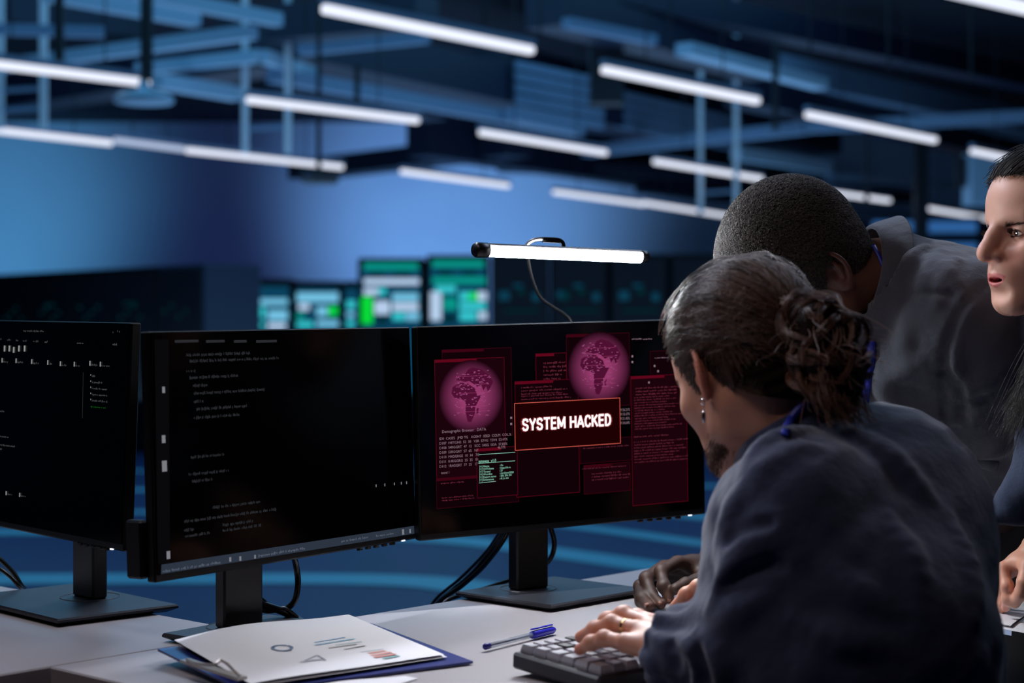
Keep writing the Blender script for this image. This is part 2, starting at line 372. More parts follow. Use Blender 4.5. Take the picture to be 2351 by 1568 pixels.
# slatted panels between the beams
for (x0,y0,x1,y1,h,n) in ((1182,130,1384,172,.62,5), (1412,196,1700,262,.50,4), (1975,512,2250,512,.30,1), (1975,556,2250,560,.28,1)):
    mb = MB(); z = 4.1 if y0 < 400 else 3.2; a = on(x0,y0+18,z); b = on(x1,y1+18,z)
    for i in range(n): seg_box(mb, a-[0,0,i*h/n], b-[0,0,i*h/n], .04, h/n*.72)
    trim(mb, M_slat if y0 < 400 else M_lite)
for x, y0, y1, Y, w in ((2114,300,620,22,.16), (1392,110,240,16,.30), (2262,352,470,20,.42), (2205,360,430,20,.1), (136,-60,140,11,.05), (820,150,240,13,.04), (1990,300,470,19,.04), (1780,100,300,15,.05)):
    a = P(x,y0,Y); b = P(x,y1,Y); mb = MB(); mb.box((a+b)/2, (w,w,abs(a[2]-b[2]))); trim(mb, M_lite if x == 2262 else M_dark)
for i, x in enumerate((240,700,1240,1540,1860,2040,2230)):   # thin drop rods
    mb = MB(); a = P(x,60+20*i,14); mb.tube([a, [a[0],a[1],4.98]], .012, 6); trim(mb, M_dark)
# fluorescent battens -----------------------------------------------------------
M_tube = emis('tube light', (232,238,255), 1.15); M_tube2 = emis('tube light dim', (205,222,255), .78)
M_house = mat('batten housing', (120,135,160), .5)
TB = [((742,20),(1222,116),'first batten of the nearest row, high above the middle monitor'), ((1385,160),(1740,232),'second batten of the nearest row, above the light bar'),
      ((1853,263),(2147,322),'third batten of the nearest row, above the man with short hair'), ((2232,347),(2430,388),"fourth batten of the nearest row, just above the woman's forehead"),
      ((-90,138),(342,191),'batten over the left monitor, beside the round ceiling device'), ((568,229),(960,277),'batten of the middle row behind the two pale hanging posts'),
      ((1103,304),(1391,351),'batten of the middle row above the lamp on the right monitor'), ((1503,371),(1748,411),'batten of the middle row just left of the short-haired head'),
      ((1890,440),(2042,461),'batten peeking out right of the short-haired head'), ((2118,477),(2275,503),"batten of the middle row ending at the woman's brow"),
      ((-110,288),(256,329),'lowest batten at the left edge, over the black racks'), ((262,322),(422,343),'dimmer batten joining two brighter ones over the black racks'),
      ((428,345),(786,384),'lowest row batten ending above the black projector box'), ((922,394),(1167,427),'batten over the lit green and white racks'),
      ((1272,441),(1478,469),'batten against the blue wall, over the lamp'), ((1478,466),(1690,499),'farthest batten against the blue wall, meeting the short-haired head'),
      ((2180,-22),(2380,24),'batten cut off by the top right corner of the picture')]
for i, (a, b, lb) in enumerate(TB):
    z = 2.9; A = on(*a, z); B = on(*b, z); d = B-A; L = np.linalg.norm(d); w = .055 if i != 11 else .04
    if i == 16: w = .09
    e = empty('ceiling_batten_light', (A+B)/2+[0,0,.06], 'ceiling tube light, '+lb, 'ceiling light', 'tube lights of the hall ceiling', math.atan2(d[1], d[0]))
    R = rotz(math.atan2(d[1], d[0])); c = (A+B)/2
    MB().box(c, (L, w*1.1, .05), R, .012).build('diffuser', M_tube2 if i == 11 else M_tube, e)
    MB().box(c+[0,0,.048], (L*1.01, w*.9, .045), R).build('housing', M_house, e)
    for t in (.25, .75): q = A+d*t; MB().tube([q+[0,0,.06], [q[0],q[1],4.99]], .006, 5).build('suspension_rod', M_dark, e)
# pale hanging frames
M_post = mat('pale post', (215,222,230), .5)
for xs, y0, y1, Y, rung, lb in (((0,100),175,296,14,(205,250),'pale hanging frame at the left edge over the lowest battens'), ((563,661),150,352,15,(293,),'pale hanging frame of two posts in front of the purple wall'), ((1608,1690),343,490,19,(441,),'pale hanging frame left of the short-haired head')):
    c = P(sum(xs)/2, y1, Y); e = empty('hanging_frame', c, lb, 'hanging frame', 'pale hanging frames under the ceiling')
    for x in xs:
        a = P(x,y0,Y); b = P(x,y1,Y); MB().box([(a[0]), Y, (b[2]+4.98)/2], (.052,.052,4.98-b[2])).build('post', M_post, e)
    for r in rung:
        a = P(xs[0],r+3,Y); b = P(xs[1],r-3,Y); mb = MB(); seg_box(mb, a, b, .03, .03); mb.build('crossbar', M_slat, e)
# ceiling devices
e = empty('ceiling_projector', P(732,410,14), 'small black box hanging below the end of the lowest row of tube lights', 'projector')
c = P(732,408,14); MB().box(c, (.30,.30,.09), None, .03).build('body', M_dark, e); MB().lathe([(.04,0),(.045,.08),(.03,.1)], c+[-.07,-.15,0], 14, np.array([[1,0,0],[0,0,-1],[0,1,0]])).build('lens', M_duct, e)
MB().tube([c+[0,0,.04],[c[0],c[1],4.99]], .02, 8).build('mount', M_dark, e)
e = empty('ceiling_speaker', P(330,222,12), 'pale round ceiling device hanging at the end of a tube light', 'ceiling device')
c = P(330,226,12); MB().lathe([(.02,.16),(.05,.05),(.17,.03),(.21,0),(.20,-.03),(.05,-.04)], c, 20).build('disc', M_lite, e, True); MB().tube([c+[.02,0,.13],[c[0]+.02,c[1],4.99]], .045, 8).build('mount', M_dark, e)
# server racks ---------------------------------------------------------------------
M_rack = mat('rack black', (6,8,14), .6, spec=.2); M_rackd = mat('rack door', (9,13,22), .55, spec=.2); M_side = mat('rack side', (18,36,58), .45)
M_g = [emis('led cyan', (60,215,225), .8), emis('led white', (190,215,245), .9), emis('led green', (10,225,60), .9), emis('led teal', (10,165,150), .75), emis('led dim', (15,70,95), .7), emis('led deep', (4,60,70), .5), emis('led pale', (120,200,235), .9)]
def rack(c, R, w, d, h, leds, label, group, lit=None):
    e = empty('server_rack', c, label, 'server rack', group, math.atan2(R[1][0], R[0][0])); T = lambda x, y, z: np.array(c)+R@np.array([x,y,z])
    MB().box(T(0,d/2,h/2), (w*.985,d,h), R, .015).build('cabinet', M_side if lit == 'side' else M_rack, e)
    MB().box(T(0,-.012,h/2), (w*.9,.03,h*.95), R, .006).build('door', M_rackd, e)
    mb = MB(); mb.box(T(w*.38,-.045,h*.5), (.02,.03,.22), R); mb.build('handle', M_duct, e)
    if lit == 'scr': MB().box(T(0,-.030,h*.62), (w*.86,.01,h*.66), R, .004).build('display', emis('rack display glow', (10,64,92), 1), e)
    for (u0,v0,u1,v1,k) in leds: MB().box(T((u0+u1)/2*w-w/2, -.042, (v0+v1)/2*h), ((u1-u0)*w, .012, (v1-v0)*h), R, .004).build('indicator_light' if lit != 'scr' else 'display_block', M_g[k], e)
    return e
a = np.array([-5.6,19.1]); b = np.array([-2.82,16.0]); d = (b-a)/np.linalg.norm(b-a); ang = math.atan2(d[1], d[0]); R = rotz(ang); L = np.linalg.norm(b-a)
nm = ['at the left edge', 'second from the left edge', 'third from the left edge', 'fourth from the left edge', 'with its dull blue side showing, the last before the lit screens']
for i in range(5):
    q = a+d*L*(i+.5)/5; ld = [(.2+.15*j,.72+.03*((i+j) % 3),.27+.15*j,.735+.03*((i+j) % 3),5) for j in range(4)]+([(.3,.80,.6,.81,5)] if i % 2 else [])
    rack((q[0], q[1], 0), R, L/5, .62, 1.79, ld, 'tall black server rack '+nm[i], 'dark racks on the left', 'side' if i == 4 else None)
q = a-d*L*.1; rack((q[0], q[1], 0), R, L/5, .62, 1.79, [], 'black server rack cut off by the left edge of the picture', 'dark racks on the left')
def blocks(rows): return rows
def px_rack(x0, x1, ytop, Y, leds, label, group, lit='scr'):
    A = P(x0, ytop, Y); B = P(x1, ytop, Y); return rack(((A[0]+B[0])/2, Y, 0), np.eye(3), B[0]-A[0], .7, A[2], leds, label, group, lit)
def led(x0,x1,yt,Y,lst):      # photo boxes to rack fractions
    zt = CZ-(yt-HY)/F*Y; o = []
    for (a0,b0,a1,b1,k) in lst:
        z0 = CZ-(b1-HY)/F*Y; z1 = CZ-(b0-HY)/F*Y; o.append(((a0-x0)/(x1-x0), z0/zt, (a1-x0)/(x1-x0), z1/zt, k))
    return o
l1 = led(590,668,640,21, [(596,686,660,700,6),(592,704,612,730,0),(618,712,660,736,6),(592,740,610,752,0),(618,742,656,756,1)])
px_rack(586,670,640,21,l1,'pale lit server rack display just right of the black racks','lit rack displays')
l2 = led(676,784,645,21, [(684,672,776,694,6),(688,698,712,712,1),(728,704,752,726,6),(754,704,774,724,2),(684,718,700,732,3),(684,738,720,752,0),(728,736,776,750,6)])
px_rack(674,786,645,21,l2,'lit server rack display with a green square, second right of the black racks','lit rack displays')
l3 = led(792,824,645,21, [(798,690,816,708,0),(798,716,814,728,6),(798,736,814,750,0)])
px_rack(790,826,645,21,l3,'narrow sliver of a lit server rack beside the first tall lit rack','lit rack displays')
l4 = led(822,975,590,17.4, [(838,602,960,618,3),(850,624,882,634,5),(906,624,940,634,5),(838,638,962,652,1),(838,660,872,676,1),(868,660,888,676,0),(832,680,858,742,2),(862,690,896,720,1),(902,672,960,690,6),(902,694,960,712,1),(902,716,930,734,0),(932,716,962,734,6),(866,726,892,742,5)])
px_rack(820,976,592,17.4,l4,'tall black server rack with a vertical bright green block on its display','tall lit racks')
l5 = led(978,1118,585,17.2, [(992,598,1106,614,3),(1006,622,1036,632,5),(1058,622,1090,632,5),(992,636,1110,652,3),(1000,656,1044,672,0),(988,670,1012,736,1),(1016,684,1046,712,3),(1052,670,1086,690,0),(1070,672,1092,690,2),(1092,670,1112,690,1),(1052,694,1110,712,0),(1052,716,1090,736,0),(1094,716,1112,734,1),(1016,722,1044,740,5)])
px_rack(978,1124,585,17.2,l5,'tall black server rack with a teal display, beside the left end of the lamp','tall lit racks')
for i, (x0, x1, lb) in enumerate(((1126,1262,'dark server rack directly under the left half of the lamp'), (1264,1398,'dark server rack directly under the right half of the lamp'), (1400,1536,'dark server rack just right of the lamp'), (1538,1670,'dark server rack behind the heads'))):
    ld = led(x0,x1,582,16.8, [(x0+20,668,x0+44,690,4+(i % 2)),(x0+62,664,x0+80,676,5),(x0+52,652,x0+74,660,4),(x0+96,672,x0+112,692,4)]+([(x0+14,668,x0+30,684,4)] if i == 1 else [])+[(x0+30,710,x0+110,716,5)])
    px_rack(x0,x1,582,16.8,ld,lb,'dark racks under the lamp','led')

# lit window panes high on the right, behind the hall
for i, (x0,y0,x1,y1) in enumerate(((1996,503,2108,538),(2120,503,2246,540),(1996,552,2108,590),(2120,553,2246,592),(2244,372,2284,460))):
    a = P(x0,y1,24); b = P(x1,y0,24); mb = MB(); mb.box((a+b)/2, (b[0]-a[0], .04, b[2]-a[2])); S(mb.build('window_%d' % (i+1), emis('window pane', (44,92,150), 1)))
    mb = MB()
    for u in (a[0], b[0]): mb.box((u, 23.95, (a[2]+b[2])/2), (.06,.06,b[2]-a[2]+.06))
    for v in (a[2], b[2]): mb.box(((a[0]+b[0])/2, 23.95, v), (b[0]-a[0], .06, .06))
    trim(mb, M_duct)
# ---- desks -----------------------------------------------------------------------
M_desk = mat('desk laminate', (164,160,163), .42, bump=(500,.02,.001)); M_edge = mat('desk leg', (150,145,142), .5)
dA = np.array([-.578,2.18,0]); dd = np.array([.672,.741,0]); dn = np.array([.741,-.672,0])
def desk(o, e1, L, e2, D, label):
    o = np.array(o); t = empty('desk', o+e1*L/2+e2*D/2, label, 'desk', 'white office desks')
    V = lambda z: [o+[0,0,z], o+e1*L+[0,0,z], o+e1*L+e2*D+[0,0,z], o+e2*D+[0,0,z]]
    R = np.stack([e1, e2, np.cross(e1, e2)], 1)
    MB().box(o+e1*L/2+e2*D/2+[0,0,.7365], (L, D, .027), R, .002).build('desktop', M_desk, t)
    for a in (.04, L-.04):
        mb = MB(); c = o+e1*a+e2*D/2; mb.box(c+[0,0,.70], (.05, D*.9, .045), R); mb.box(c+[0,0,.02], (.05, D*.9, .04), R)
        for b in (.08, D-.08): mb.box(o+e1*a+e2*b+[0,0,.36], (.05, .05, .66), R)
        mb.build('leg', M_edge, t)
desk(dA, dd, 1.25, dn, .70, 'long white desk with the keyboard, papers and clipboard on it')
desk(dA+dd*.333-dd*1.15-dn*.002, -dn, 1.5, dd, 1.15-.0, 'white side desk under the left monitor')
# ---- monitors ----------------------------------------------------------------------
M_bz = mat('monitor black', (4,4,5), .4, spec=.25); M_scr = mat('screen glass', (1,1,2), .12, spec=.10); M_stand = mat('stand black', (9,9,11), .32); M_base = mat('stand base grey', (44,44,50), .42, metal=.2, bump=(300,.05,.001))
def mrot(yaw, tilt, roll):
    cy, sy = math.cos(yaw), math.sin(yaw); ct, st = math.cos(tilt), math.sin(tilt); cr, sr = math.cos(roll), math.sin(roll)
    return np.array([[cy,-sy,0],[sy,cy,0],[0,0,1]])@np.array([[1,0,0],[0,ct,-st],[0,st,ct]])@np.array([[cr,0,sr],[0,1,0],[-sr,0,cr]])
def corners(p, w, h): return np.array([[-w/2,0,h/2],[w/2,0,h/2],[w/2,0,-h/2],[-w/2,0,-h/2]])@mrot(*p[3:]).T+p[:3]
def fit(T, w, h, p):
    T = np.array(T, float); p = np.array(p, float)
    def res(p):
        C = corners(p, w, h); r = np.stack([CX+F*C[:,0]/C[:,1], HY-F*(C[:,2]-CZ)/C[:,1]], 1)-T; return np.concatenate([r.ravel(), [p[4]*30, p[5]*60]])
    for _ in range(150):
        r = res(p); J = np.stack([(res(p+np.eye(6)[i]*1e-6)-r)/1e-6 for i in range(6)], 1); p = p-np.linalg.solve(J.T@J+1e-3*np.eye(6), J.T@r)*.5
    return p
class Screen:
    def __init__(s, T, w, h, p0):
        s.p = fit(T, w, h, p0); s.R = mrot(*s.p[3:]); s.c = s.p[:3]; s.w = w; s.h = h
    def W(s, x, y, z): return s.c+s.R@np.array([x,y,z])
    def uv(s, px, py):      # photo point to screen coordinates
        D = np.array([(px-CX)/F, 1, -(py-HY)/F]); n = s.R[:,1]; t = ((s.c-CAM)@n)/(D@n); q = s.R.T@(CAM+D*t-s.c); return q[0], q[2]
SCR3 = Screen([(950,749),(1617,732),(1617,1180),(967,1243)], .52, .32, [.08,2.7,1.02,.5,0,0])
SCR2 = Screen([(343,763),(938,747),(960,1240),(353,1337)], .52, .32, [-.3,2.42,1.01,.9,0,0])
SCR1 = Screen([(-92,732),(305,741),(281,1266),(-104,1190)], .52, .32, [-.7,2.6,1.01,-.8,0,0])
print('SCREENS', SCR1.p.round(3), SCR2.p.round(3), SCR3.p.round(3))
def monitor(s, neck, nyaw, bc, byaw, bw, bd, label, nw=.062):
    t = empty('monitor', (bc[0], bc[1], .75), label, 'monitor', None, s.p[3])
    mb = MB(); w, h = s.w, s.h
    mb.box(s.W(0,.008,0), (w,.016,h), s.R, .002); mb.box(s.W(0,.026,.0), (w*.62,.03,h*.62), s.R, .01); case = mb.build('casing', M_bz, t)
    MB().box(s.W(0,-.0006,.004), (w*.985,.0012,h*.965), s.R).build('screen', M_scr, t)
    mb = MB()
    for k in range(5): mb.box(s.W(w*(.26+.035*k),.004,-h/2-.0018), (.009,.006,.004), s.R, .001)
    mb.build('buttons', M_stand, t)
    MB().box(s.W(w*.44,.000,-h/2+.0006), (.006,.003,.002), s.R).build('power_light', emis('power led', (225,235,255), 1.5), t)
    Rn = rotz(nyaw); Rb = rotz(byaw); nx, ny = neck; top = s.c[2]+.03
    MB().box((nx, ny, (.762+top)/2), (nw,.026,top-.762), Rn, .003).build('neck', M_stand, t)
    v = np.array([nx, ny, s.c[2]+.0]); q = s.W(0,.036,0); mb = MB(); seg_box(mb, v, q, .05, .05); mb.build('mount', M_stand, t)
    mb = MB(); b = .012; c = np.array([bc[0], bc[1], 0])
    def ring(f, z): return [c+Rb@np.array([x*(bw/2-f), y*(bd/2-f), z]) for x, y in ((-1,-1),(1,-1),(1,1),(-1,1))]
    V = ring(.012,.7505)+ring(0,.7565)+ring(0,.7595)+ring(.002,.762); Fc = [(3,2,1,0),(12,13,14,15)]+[(k*4+i,k*4+(i+1)%4,k*4+4+(i+1)%4,k*4+4+i) for k in range(3) for i in range(4)]
    mb.add(V, Fc).build('base', M_base, t)
    mb = MB(); a = np.arange(41)/40*2*np.pi; mb.tube(np.stack([nx+.045*np.cos(a), ny+.045*np.sin(a), np.full(41,.7624)], 1), .0006, 4, False); mb.build('base_ring', mat('ring grey', (90,90,95), .3), t)
    return t
mon1 = monitor(SCR1, (-.648,2.675), SCR1.p[3], (-.674,2.643), SCR1.p[3], .30, .20, 'black monitor cut off by the left edge, small menu icons on its dark screen')
mon2 = monitor(SCR2, (-.377,2.407), SCR2.p[3]-.25, (-.345,2.383), math.radians(53), .20, .17, 'black monitor in the middle with dim code and a pale status bar along the bottom')
mon3 = monitor(SCR3, (.026,2.763), math.radians(35), (.064,2.748), math.radians(47), .232, .20, 'black monitor showing red warning windows that read SYSTEM HACKED')
MB().box(SCR2.W(-.26-.002,.03,-.118), (.014,.03,.075), SCR2.R, .003).build('side_hub', M_bz, mon2)
# ---- what the screens show ----------------------------------------------------------
def sheet(s, quads, name, m, parent, y=-.0022):
    V = []; Fc = []
    for q in quads:
        k = len(V); V += [s.W(u, y, v) for u, v in q]; Fc.append(list(range(k, k+len(q))))
    o = mesh_obj(name, V, Fc, m, parent); return o
def rect(s, x0, y0, x1, y1):     # photo corners (top-left, bottom-right measured on the screen)
    a = s.uv(x0, y0); b = s.uv(x1, y1); return (min(a[0], b[0]), min(a[1], b[1]), max(a[0], b[0]), max(a[1], b[1]))
def rq(r): return [(r[0],r[1]),(r[2],r[1]),(r[2],r[3]),(r[0],r[3])]
def border(r, t): return [rq((r[0],r[1],r[2],r[1]+t)), rq((r[0],r[3]-t,r[2],r[3])), rq((r[0],r[1],r[0]+t,r[3])), rq((r[2]-t,r[1],r[2],r[3]))]
def text_mesh(s, items, name, m, parent, y=-.0035, bold=0):
    """items: (string, u, v, size, xscale)"""
    V = []; Fc = []
    for (t, u, v, sz, xs) in items:
        cu = bpy.data.curves.new('t', 'FONT'); cu.body = t; cu.size = sz; cu.resolution_u = 2; cu.offset = bold*sz
        o = bpy.data.objects.new('t', cu); me = o.to_mesh(); k = len(V)
        V += [s.W(u+q.co.x*xs, y, v+q.co.y) for q in me.vertices]; Fc += [[k+i for i in p.vertices] for p in me.polygons]
        o.to_mesh_clear(); bpy.data.objects.remove(o); bpy.data.curves.remove(cu)
    return mesh_obj(name, V, Fc, m, parent)
def dashes(r, n, lh, seed, ragged=.8, ind=0):
    """rows of word-like dashes inside r"""
    rr = random.Random(seed); out = []; y = r[3]-lh
    for i in range(n):
        x = r[0]+rr.random()*ind; end = r[0]+(r[2]-r[0])*(1-ragged*rr.random())
        while x < end:
            for _ in range(rr.randint(1, 8)):
                if x > r[2]: break
                out.append(rq((x, y+lh*rr.choice((0,0,0,-.10,.08)), x+lh*rr.uniform(.16,.34), y+lh*rr.choice((.34,.34,.5,.28)))));
                if rr.random() < .5: x += lh*.38; continue
                out.append(rq((x, y+lh*.12, x+lh*.40, y+lh*.20))); x += lh*.44
            x += lh*.34
        y -= lh
        if y < r[1]: break
    return out
E3 = dict(win=emis('win dark red', (26,3,10), 1), win2=emis('win dark red 2', (17,2,8), 1), bd=emis('win border', (92,6,26), 1), bdd=emis('win border dim', (58,4,18), 1), tx=emis('dim red text', (92,34,48), 1), tx2=emis('grey text', (136,110,122), 1), wt=emis('white text', (250,236,236), 1.4), gr=emis('green text', (150,215,190), 1), pop=emis('popup', (30,1,2), 1), pbd=emis('popup edge', (215,92,80), 1), glow=emis('text glow', (120,40,44), 1))
s = SCR3; n_ = [0]
def win(x0, y0, x1, y1, m='win', b='bdd', y=-.0016, title=True):
    r = rect(s, x0, y0, x1, y1); n_[0] += 1; y = -.0016-.00006*n_[0]
    sheet(s, [rq(r)], 'window_pane', E3[m], mon3, y); q = border(r, .0007)
    if title: q.append(rq((r[0], r[3]-.0045, r[0]+(r[2]-r[0])*.6, r[3])))
    sheet(s, q, 'window_edge', E3[b], mon3, y-.00003); return r
win(1013,803,1176,1000,'win2','bdd'); win(996,826,1162,1150,'win','bd'); r = win(1000,1098,1190,1152,'win2','bdd')
win(1228,812,1300,880,'win2','bd'); win(1298,768,1446,930,'win2','bdd'); win(1180,876,1330,1130,'win2','bd'); win(1330,1010,1452,1056,'win2','bdd'); win(1338,1068,1446,1126,'win','bdd'); win(1092,1030,1188,1136,'win2','bd'); win(1490,806,1560,870,'win2','bdd', title=False)
win(1446,864,1578,1150,'win','bd')
# globes: glowing disc with darker continents
def globe(cx, cy, rx, nm):
    u, v = s.uv(cx, cy); u2, _ = s.uv(cx+rx, cy); R = abs(u2-u); ring = []; V = [s.W(u, -.0030, v)]; Fc = []; N = 40; K = 10
    for k in range(1, K+1):
        for j in range(N):
            a = j*2*math.pi/N; V.append(s.W(u+R*1.08*k/K*math.cos(a), -.0030, v+R*1.08*k/K*math.sin(a)))
    Fc = [(0, 1+j, 1+(j+1) % N) for j in range(N)]+[(1+(k-1)*N+j, 1+k*N+j, 1+k*N+(j+1) % N, 1+(k-1)*N+(j+1) % N) for k in range(1, K) for j in range(N)]
    c = np.array([lin((150,62,116))]+[tuple(np.array(lin((148,58,106)))*(1-t)+np.array(lin((26,3,12)))*t) for k in range(1, K+1) for t in [max(0, (k/K-.30)/.70)**1.0] for _ in range(N)])
    if 'globe' not in MATS:
        m = bpy.data.materials.new('globe'); m.use_nodes = True; nt = m.node_tree; nt.nodes.clear(); a_ = nt.nodes.new('ShaderNodeAttribute'); a_.attribute_name = 'Col'
        e = nt.nodes.new('ShaderNodeEmission'); o = nt.nodes.new('ShaderNodeOutputMaterial'); nt.links.new(a_.outputs[0], e.inputs[0]); nt.links.new(e.outputs[0], o.inputs[0]); MATS['globe'] = m
    mesh_obj('globe', V, Fc, MATS['globe'], mon3, col=c)
    land = [[(-.62,.30),(-.40,.42),(-.12,.40),(.02,.30),(.12,.24),(.20,.02),(.34,.02),(.22,-.16),(.12,-.34),(.10,-.52),(-.02,-.76),(-.14,-.74),(-.20,-.46),(-.20,-.14),(-.34,-.06),(-.56,-.02),(-.66,.12)],
            [(-.50,.50),(-.36,.62),(-.20,.66),(-.10,.80),(.06,.86),(.34,.80),(.62,.60),(.74,.40),(.66,.26),(.56,.12),(.50,.28),(.40,.16),(.34,.34),(.20,.28),(.06,.38),(-.06,.46),(-.20,.44),(-.34,.48)], [(.16,-.40),(.24,-.30),(.22,-.50),(.17,-.52)]]
    def fan(pl):
        q = [(u+R*x, v+R*y) for x, y in pl]; return q
    sheet(s, [fan(p) for p in land], nm, emis('land', (78,16,48), 1), mon3, -.0032)
    rr = random.Random(int(cx)); sheet(s, [rq((u+R*x, v+R*y, u+R*(x+.03+.05*rr.random()), v+R*(y+.022))) for _ in range(120) for x, y in [(rr.uniform(-.6,.6), rr.uniform(-.6,.75))]], 'map_dots', emis('map dots', (150,70,120), 1), mon3, -.0033)
    sheet(s, [rq((u-R*.5, v+R*y, u+R*.55, v+R*(y+.008))) for y in (-.45,-.3,.1,.35,.6)], 'map_lines', emis('map line', (160,60,110), 1), mon3, -.0034)
globe(1080,910,68,'continents'); globe(1374,846,66,'continents')
D = []
for (x0,y0,x1,y1,n,lh,sd,rg,ind) in ((1245,826,1296,876,6,.0062,1,.3,0),(1194,884,1300,902,3,.0050,2,.4,0),(1194,904,1312,916,2,.0048,3,.3,0),(1456,886,1562,906,3,.0050,4,.5,0),(1452,908,1566,986,13,.0042,5,.5,.002),(1452,998,1540,1006,1,.0045,6,.3,0),(1452,1010,1576,1066,8,.0046,7,.35,.002),(1356,1082,1444,1098,3,.0048,8,.3,0),(1336,1024,1440,1032,1,.0045,9,.2,0),(1334,1072,1446,1076,1,.0038,10,.2,0),(1010,1104,1070,1108,1,.0045,11,.3,0),(1012,1138,1090,1144,2,.0040,12,.2,0)):
    D += dashes(rect(s,x0,y0,x1,y1), n, lh, sd, rg, ind)
sheet(s, D, 'text_lines', E3['tx'], mon3, -.0034)
D = dashes(rect(s,1448,774,1470,780),1,.004,20,.1)+dashes(rect(s,1474,774,1494,780),1,.004,21,.1)+dashes(rect(s,1500,818,1532,824),1,.0035,22,.0)
for x, y in ((1449,818),(1449,831),(1171,959),(1171,973),(1487,878),(1500,840),(1508,852)): a = s.uv(x, y); D.append(rq((a[0]-.0016,a[1]-.0016,a[0]+.0016,a[1]+.0016)))
sheet(s, D, 'screen_icons', E3['tx2'], mon3, -.0036)
T_ = []
def tx(t, px, py, sz, xs=.8): a = s.uv(px, py); T_.append((t, a[0], a[1], sz, xs))
tx('Demographic Browser   DATA', 1012, 994, .0062, .95)
rows = ['ID0  CASES   JMD TG   AGENT  SEED  COLM  COL,%', 'D107  H4TG342  52  30   V3R  E7VG  T3V4  53.41%', 'D108  S4RGGRT  47  12   5CC  S4SG  I33A  37.83%', 'D109  S3RGGRT  57  65   N7', 'D110  M4GGRGE  10  34   7C', 'D111  K4RGGRG  25  25   E1', 'D112  1R4GGRT  77  25   17']
for i, t in enumerate(rows): tx(t, 1006, 1010+i*10.6+0, .0054, 1.0)
tx('tunnel 1', 1010, 1088, .0055); T1 = T_; T_ = []
text_mesh(s, T1, 'table_text', E3['tx2'], mon3, -.0036)
for i, t in enumerate(['56.21%', '15.67%', '21.43%', '34.64%']): tx('M '+t, 1420, 944+i*10, .0060, .8)
tx('46.77%', 1140, 1030, .0058, .8); text_mesh(s, T_, 'percent_text', E3['tx2'], mon3, -.0037); T_ = []
tx('gateway  v1.0', 1096, 1062, .0062, .9)
for i, (t, q) in enumerate((('[+] Name', 'On'), ('[+] UriTokens', 'https://rb.ru'), ('[+] Thread', '20'), ('[+] Wordlist', '/usr/share/2024'), ('[+] Export name', '200, 204, 301'), ('[+] Extensions', 'all, js, exe'))):
    tx(t, 1098, 1073+i*6.2, .0043, 1.0); tx(': '+q, 1144, 1070+i*6.0, .0043, .85)
gt = text_mesh(s, T_, 'listing_text', E3['gr'], mon3, -.0037); T_ = []
sheet(s, [[s.uv(a,b+.9), s.uv(c,d+.9), s.uv(c,d), s.uv(a,b)] for a,b,c,d in ((1096,1063,1180,1057),(1097,1108,1136,1104),(1096,1043,1180,1037.5))], 'listing_rule', E3['gr'], mon3, -.0036)
# the warning window
A = s.uv(1177,926); B = s.uv(1420,912); C = s.uv(1422,1018); D_ = s.uv(1180,1034); r = ((A[0]+D_[0])/2, (C[1]+D_[1])/2, (B[0]+C[0])/2, (A[1]+B[1])/2)
sheet(s, [rq(r)], 'warning_window', E3['pop'], mon3, -.0040); sheet(s, border(r, .0009), 'warning_border', E3['pbd'], mon3, -.0042)
cu = bpy.data.curves.new('t', 'FONT'); cu.body = 'SYSTEM HACKED'; cu.size = .03; o = bpy.data.objects.new('t', cu); me = o.to_mesh(); xs = [q.co.x for q in me.vertices]; wd = max(xs)-min(xs); hh = max(q.co.y for q in me.vertices); o.to_mesh_clear(); bpy.data.objects.remove(o)
u0, v0 = s.uv(1197,990); u1, _ = s.uv(1398,980); _, vt = s.uv(1197,962); sz = .03*(vt-v0)/hh
GL = {'S': ([[(.92,.80),(.78,.96),(.5,1),(.22,.96),(.08,.80),(.10,.62),(.28,.54),(.70,.46),(.90,.36),(.92,.20),(.78,.04),(.5,0),(.22,.04),(.06,.20)]],1), 'Y': ([[(0,1),(.5,.44),(1,1)],[(.5,.46),(.5,0)]],1), 'T': ([[(0,1),(1,1)],[(.5,1),(.5,0)]],1), 'E': ([[(.95,1),(.08,1),(.08,0),(.95,0)],[(.08,.52),(.85,.52)]],.9), 'M': ([[(.05,0),(.05,1),(.5,.18),(.95,1),(.95,0)]],1.35),
      'H': ([[(.05,1),(.05,0)],[(.95,1),(.95,0)],[(.05,.52),(.95,.52)]],1.05), 'A': ([[(0,0),(.5,1),(1,0)],[(.2,.30),(.8,.30)]],1.12), 'C': ([[(.95,.76),(.80,.95),(.5,1),(.2,.92),(.06,.66),(.06,.34),(.2,.08),(.5,0),(.80,.05),(.95,.24)]],1), 'K': ([[(.06,1),(.06,0)],[(.95,1),(.10,.42)],[(.36,.62),(1,0)]],1), 'D': ([[(.06,0),(.06,1),(.45,1),(.80,.88),(.95,.62),(.95,.38),(.80,.12),(.45,0),(.06,0)]],1), ' ': ([],.35)}
def strokes(text, x0, x1, y0, y1, w):
    tot = sum(GL[c][1]+.36 for c in text)-.36; k = (x1-x0)/tot; x = x0; out = []
    for c in text:
        for pl in GL[c][0]:
            q = [np.array([x+a*GL[c][1]*k, y0+w/2+b*(y1-y0-w)]) for a, b in pl]
            for a, b in zip(q[:-1], q[1:]):
                d = b-a; L = np.linalg.norm(d); d = d/L; n = np.array([-d[1], d[0]])*w/2; e = d*w*.28; out.append([tuple(a-e-n), tuple(b+e-n), tuple(b+e+n), tuple(a-e+n)])
        x += (GL[c][1]+.36)*k
    return out
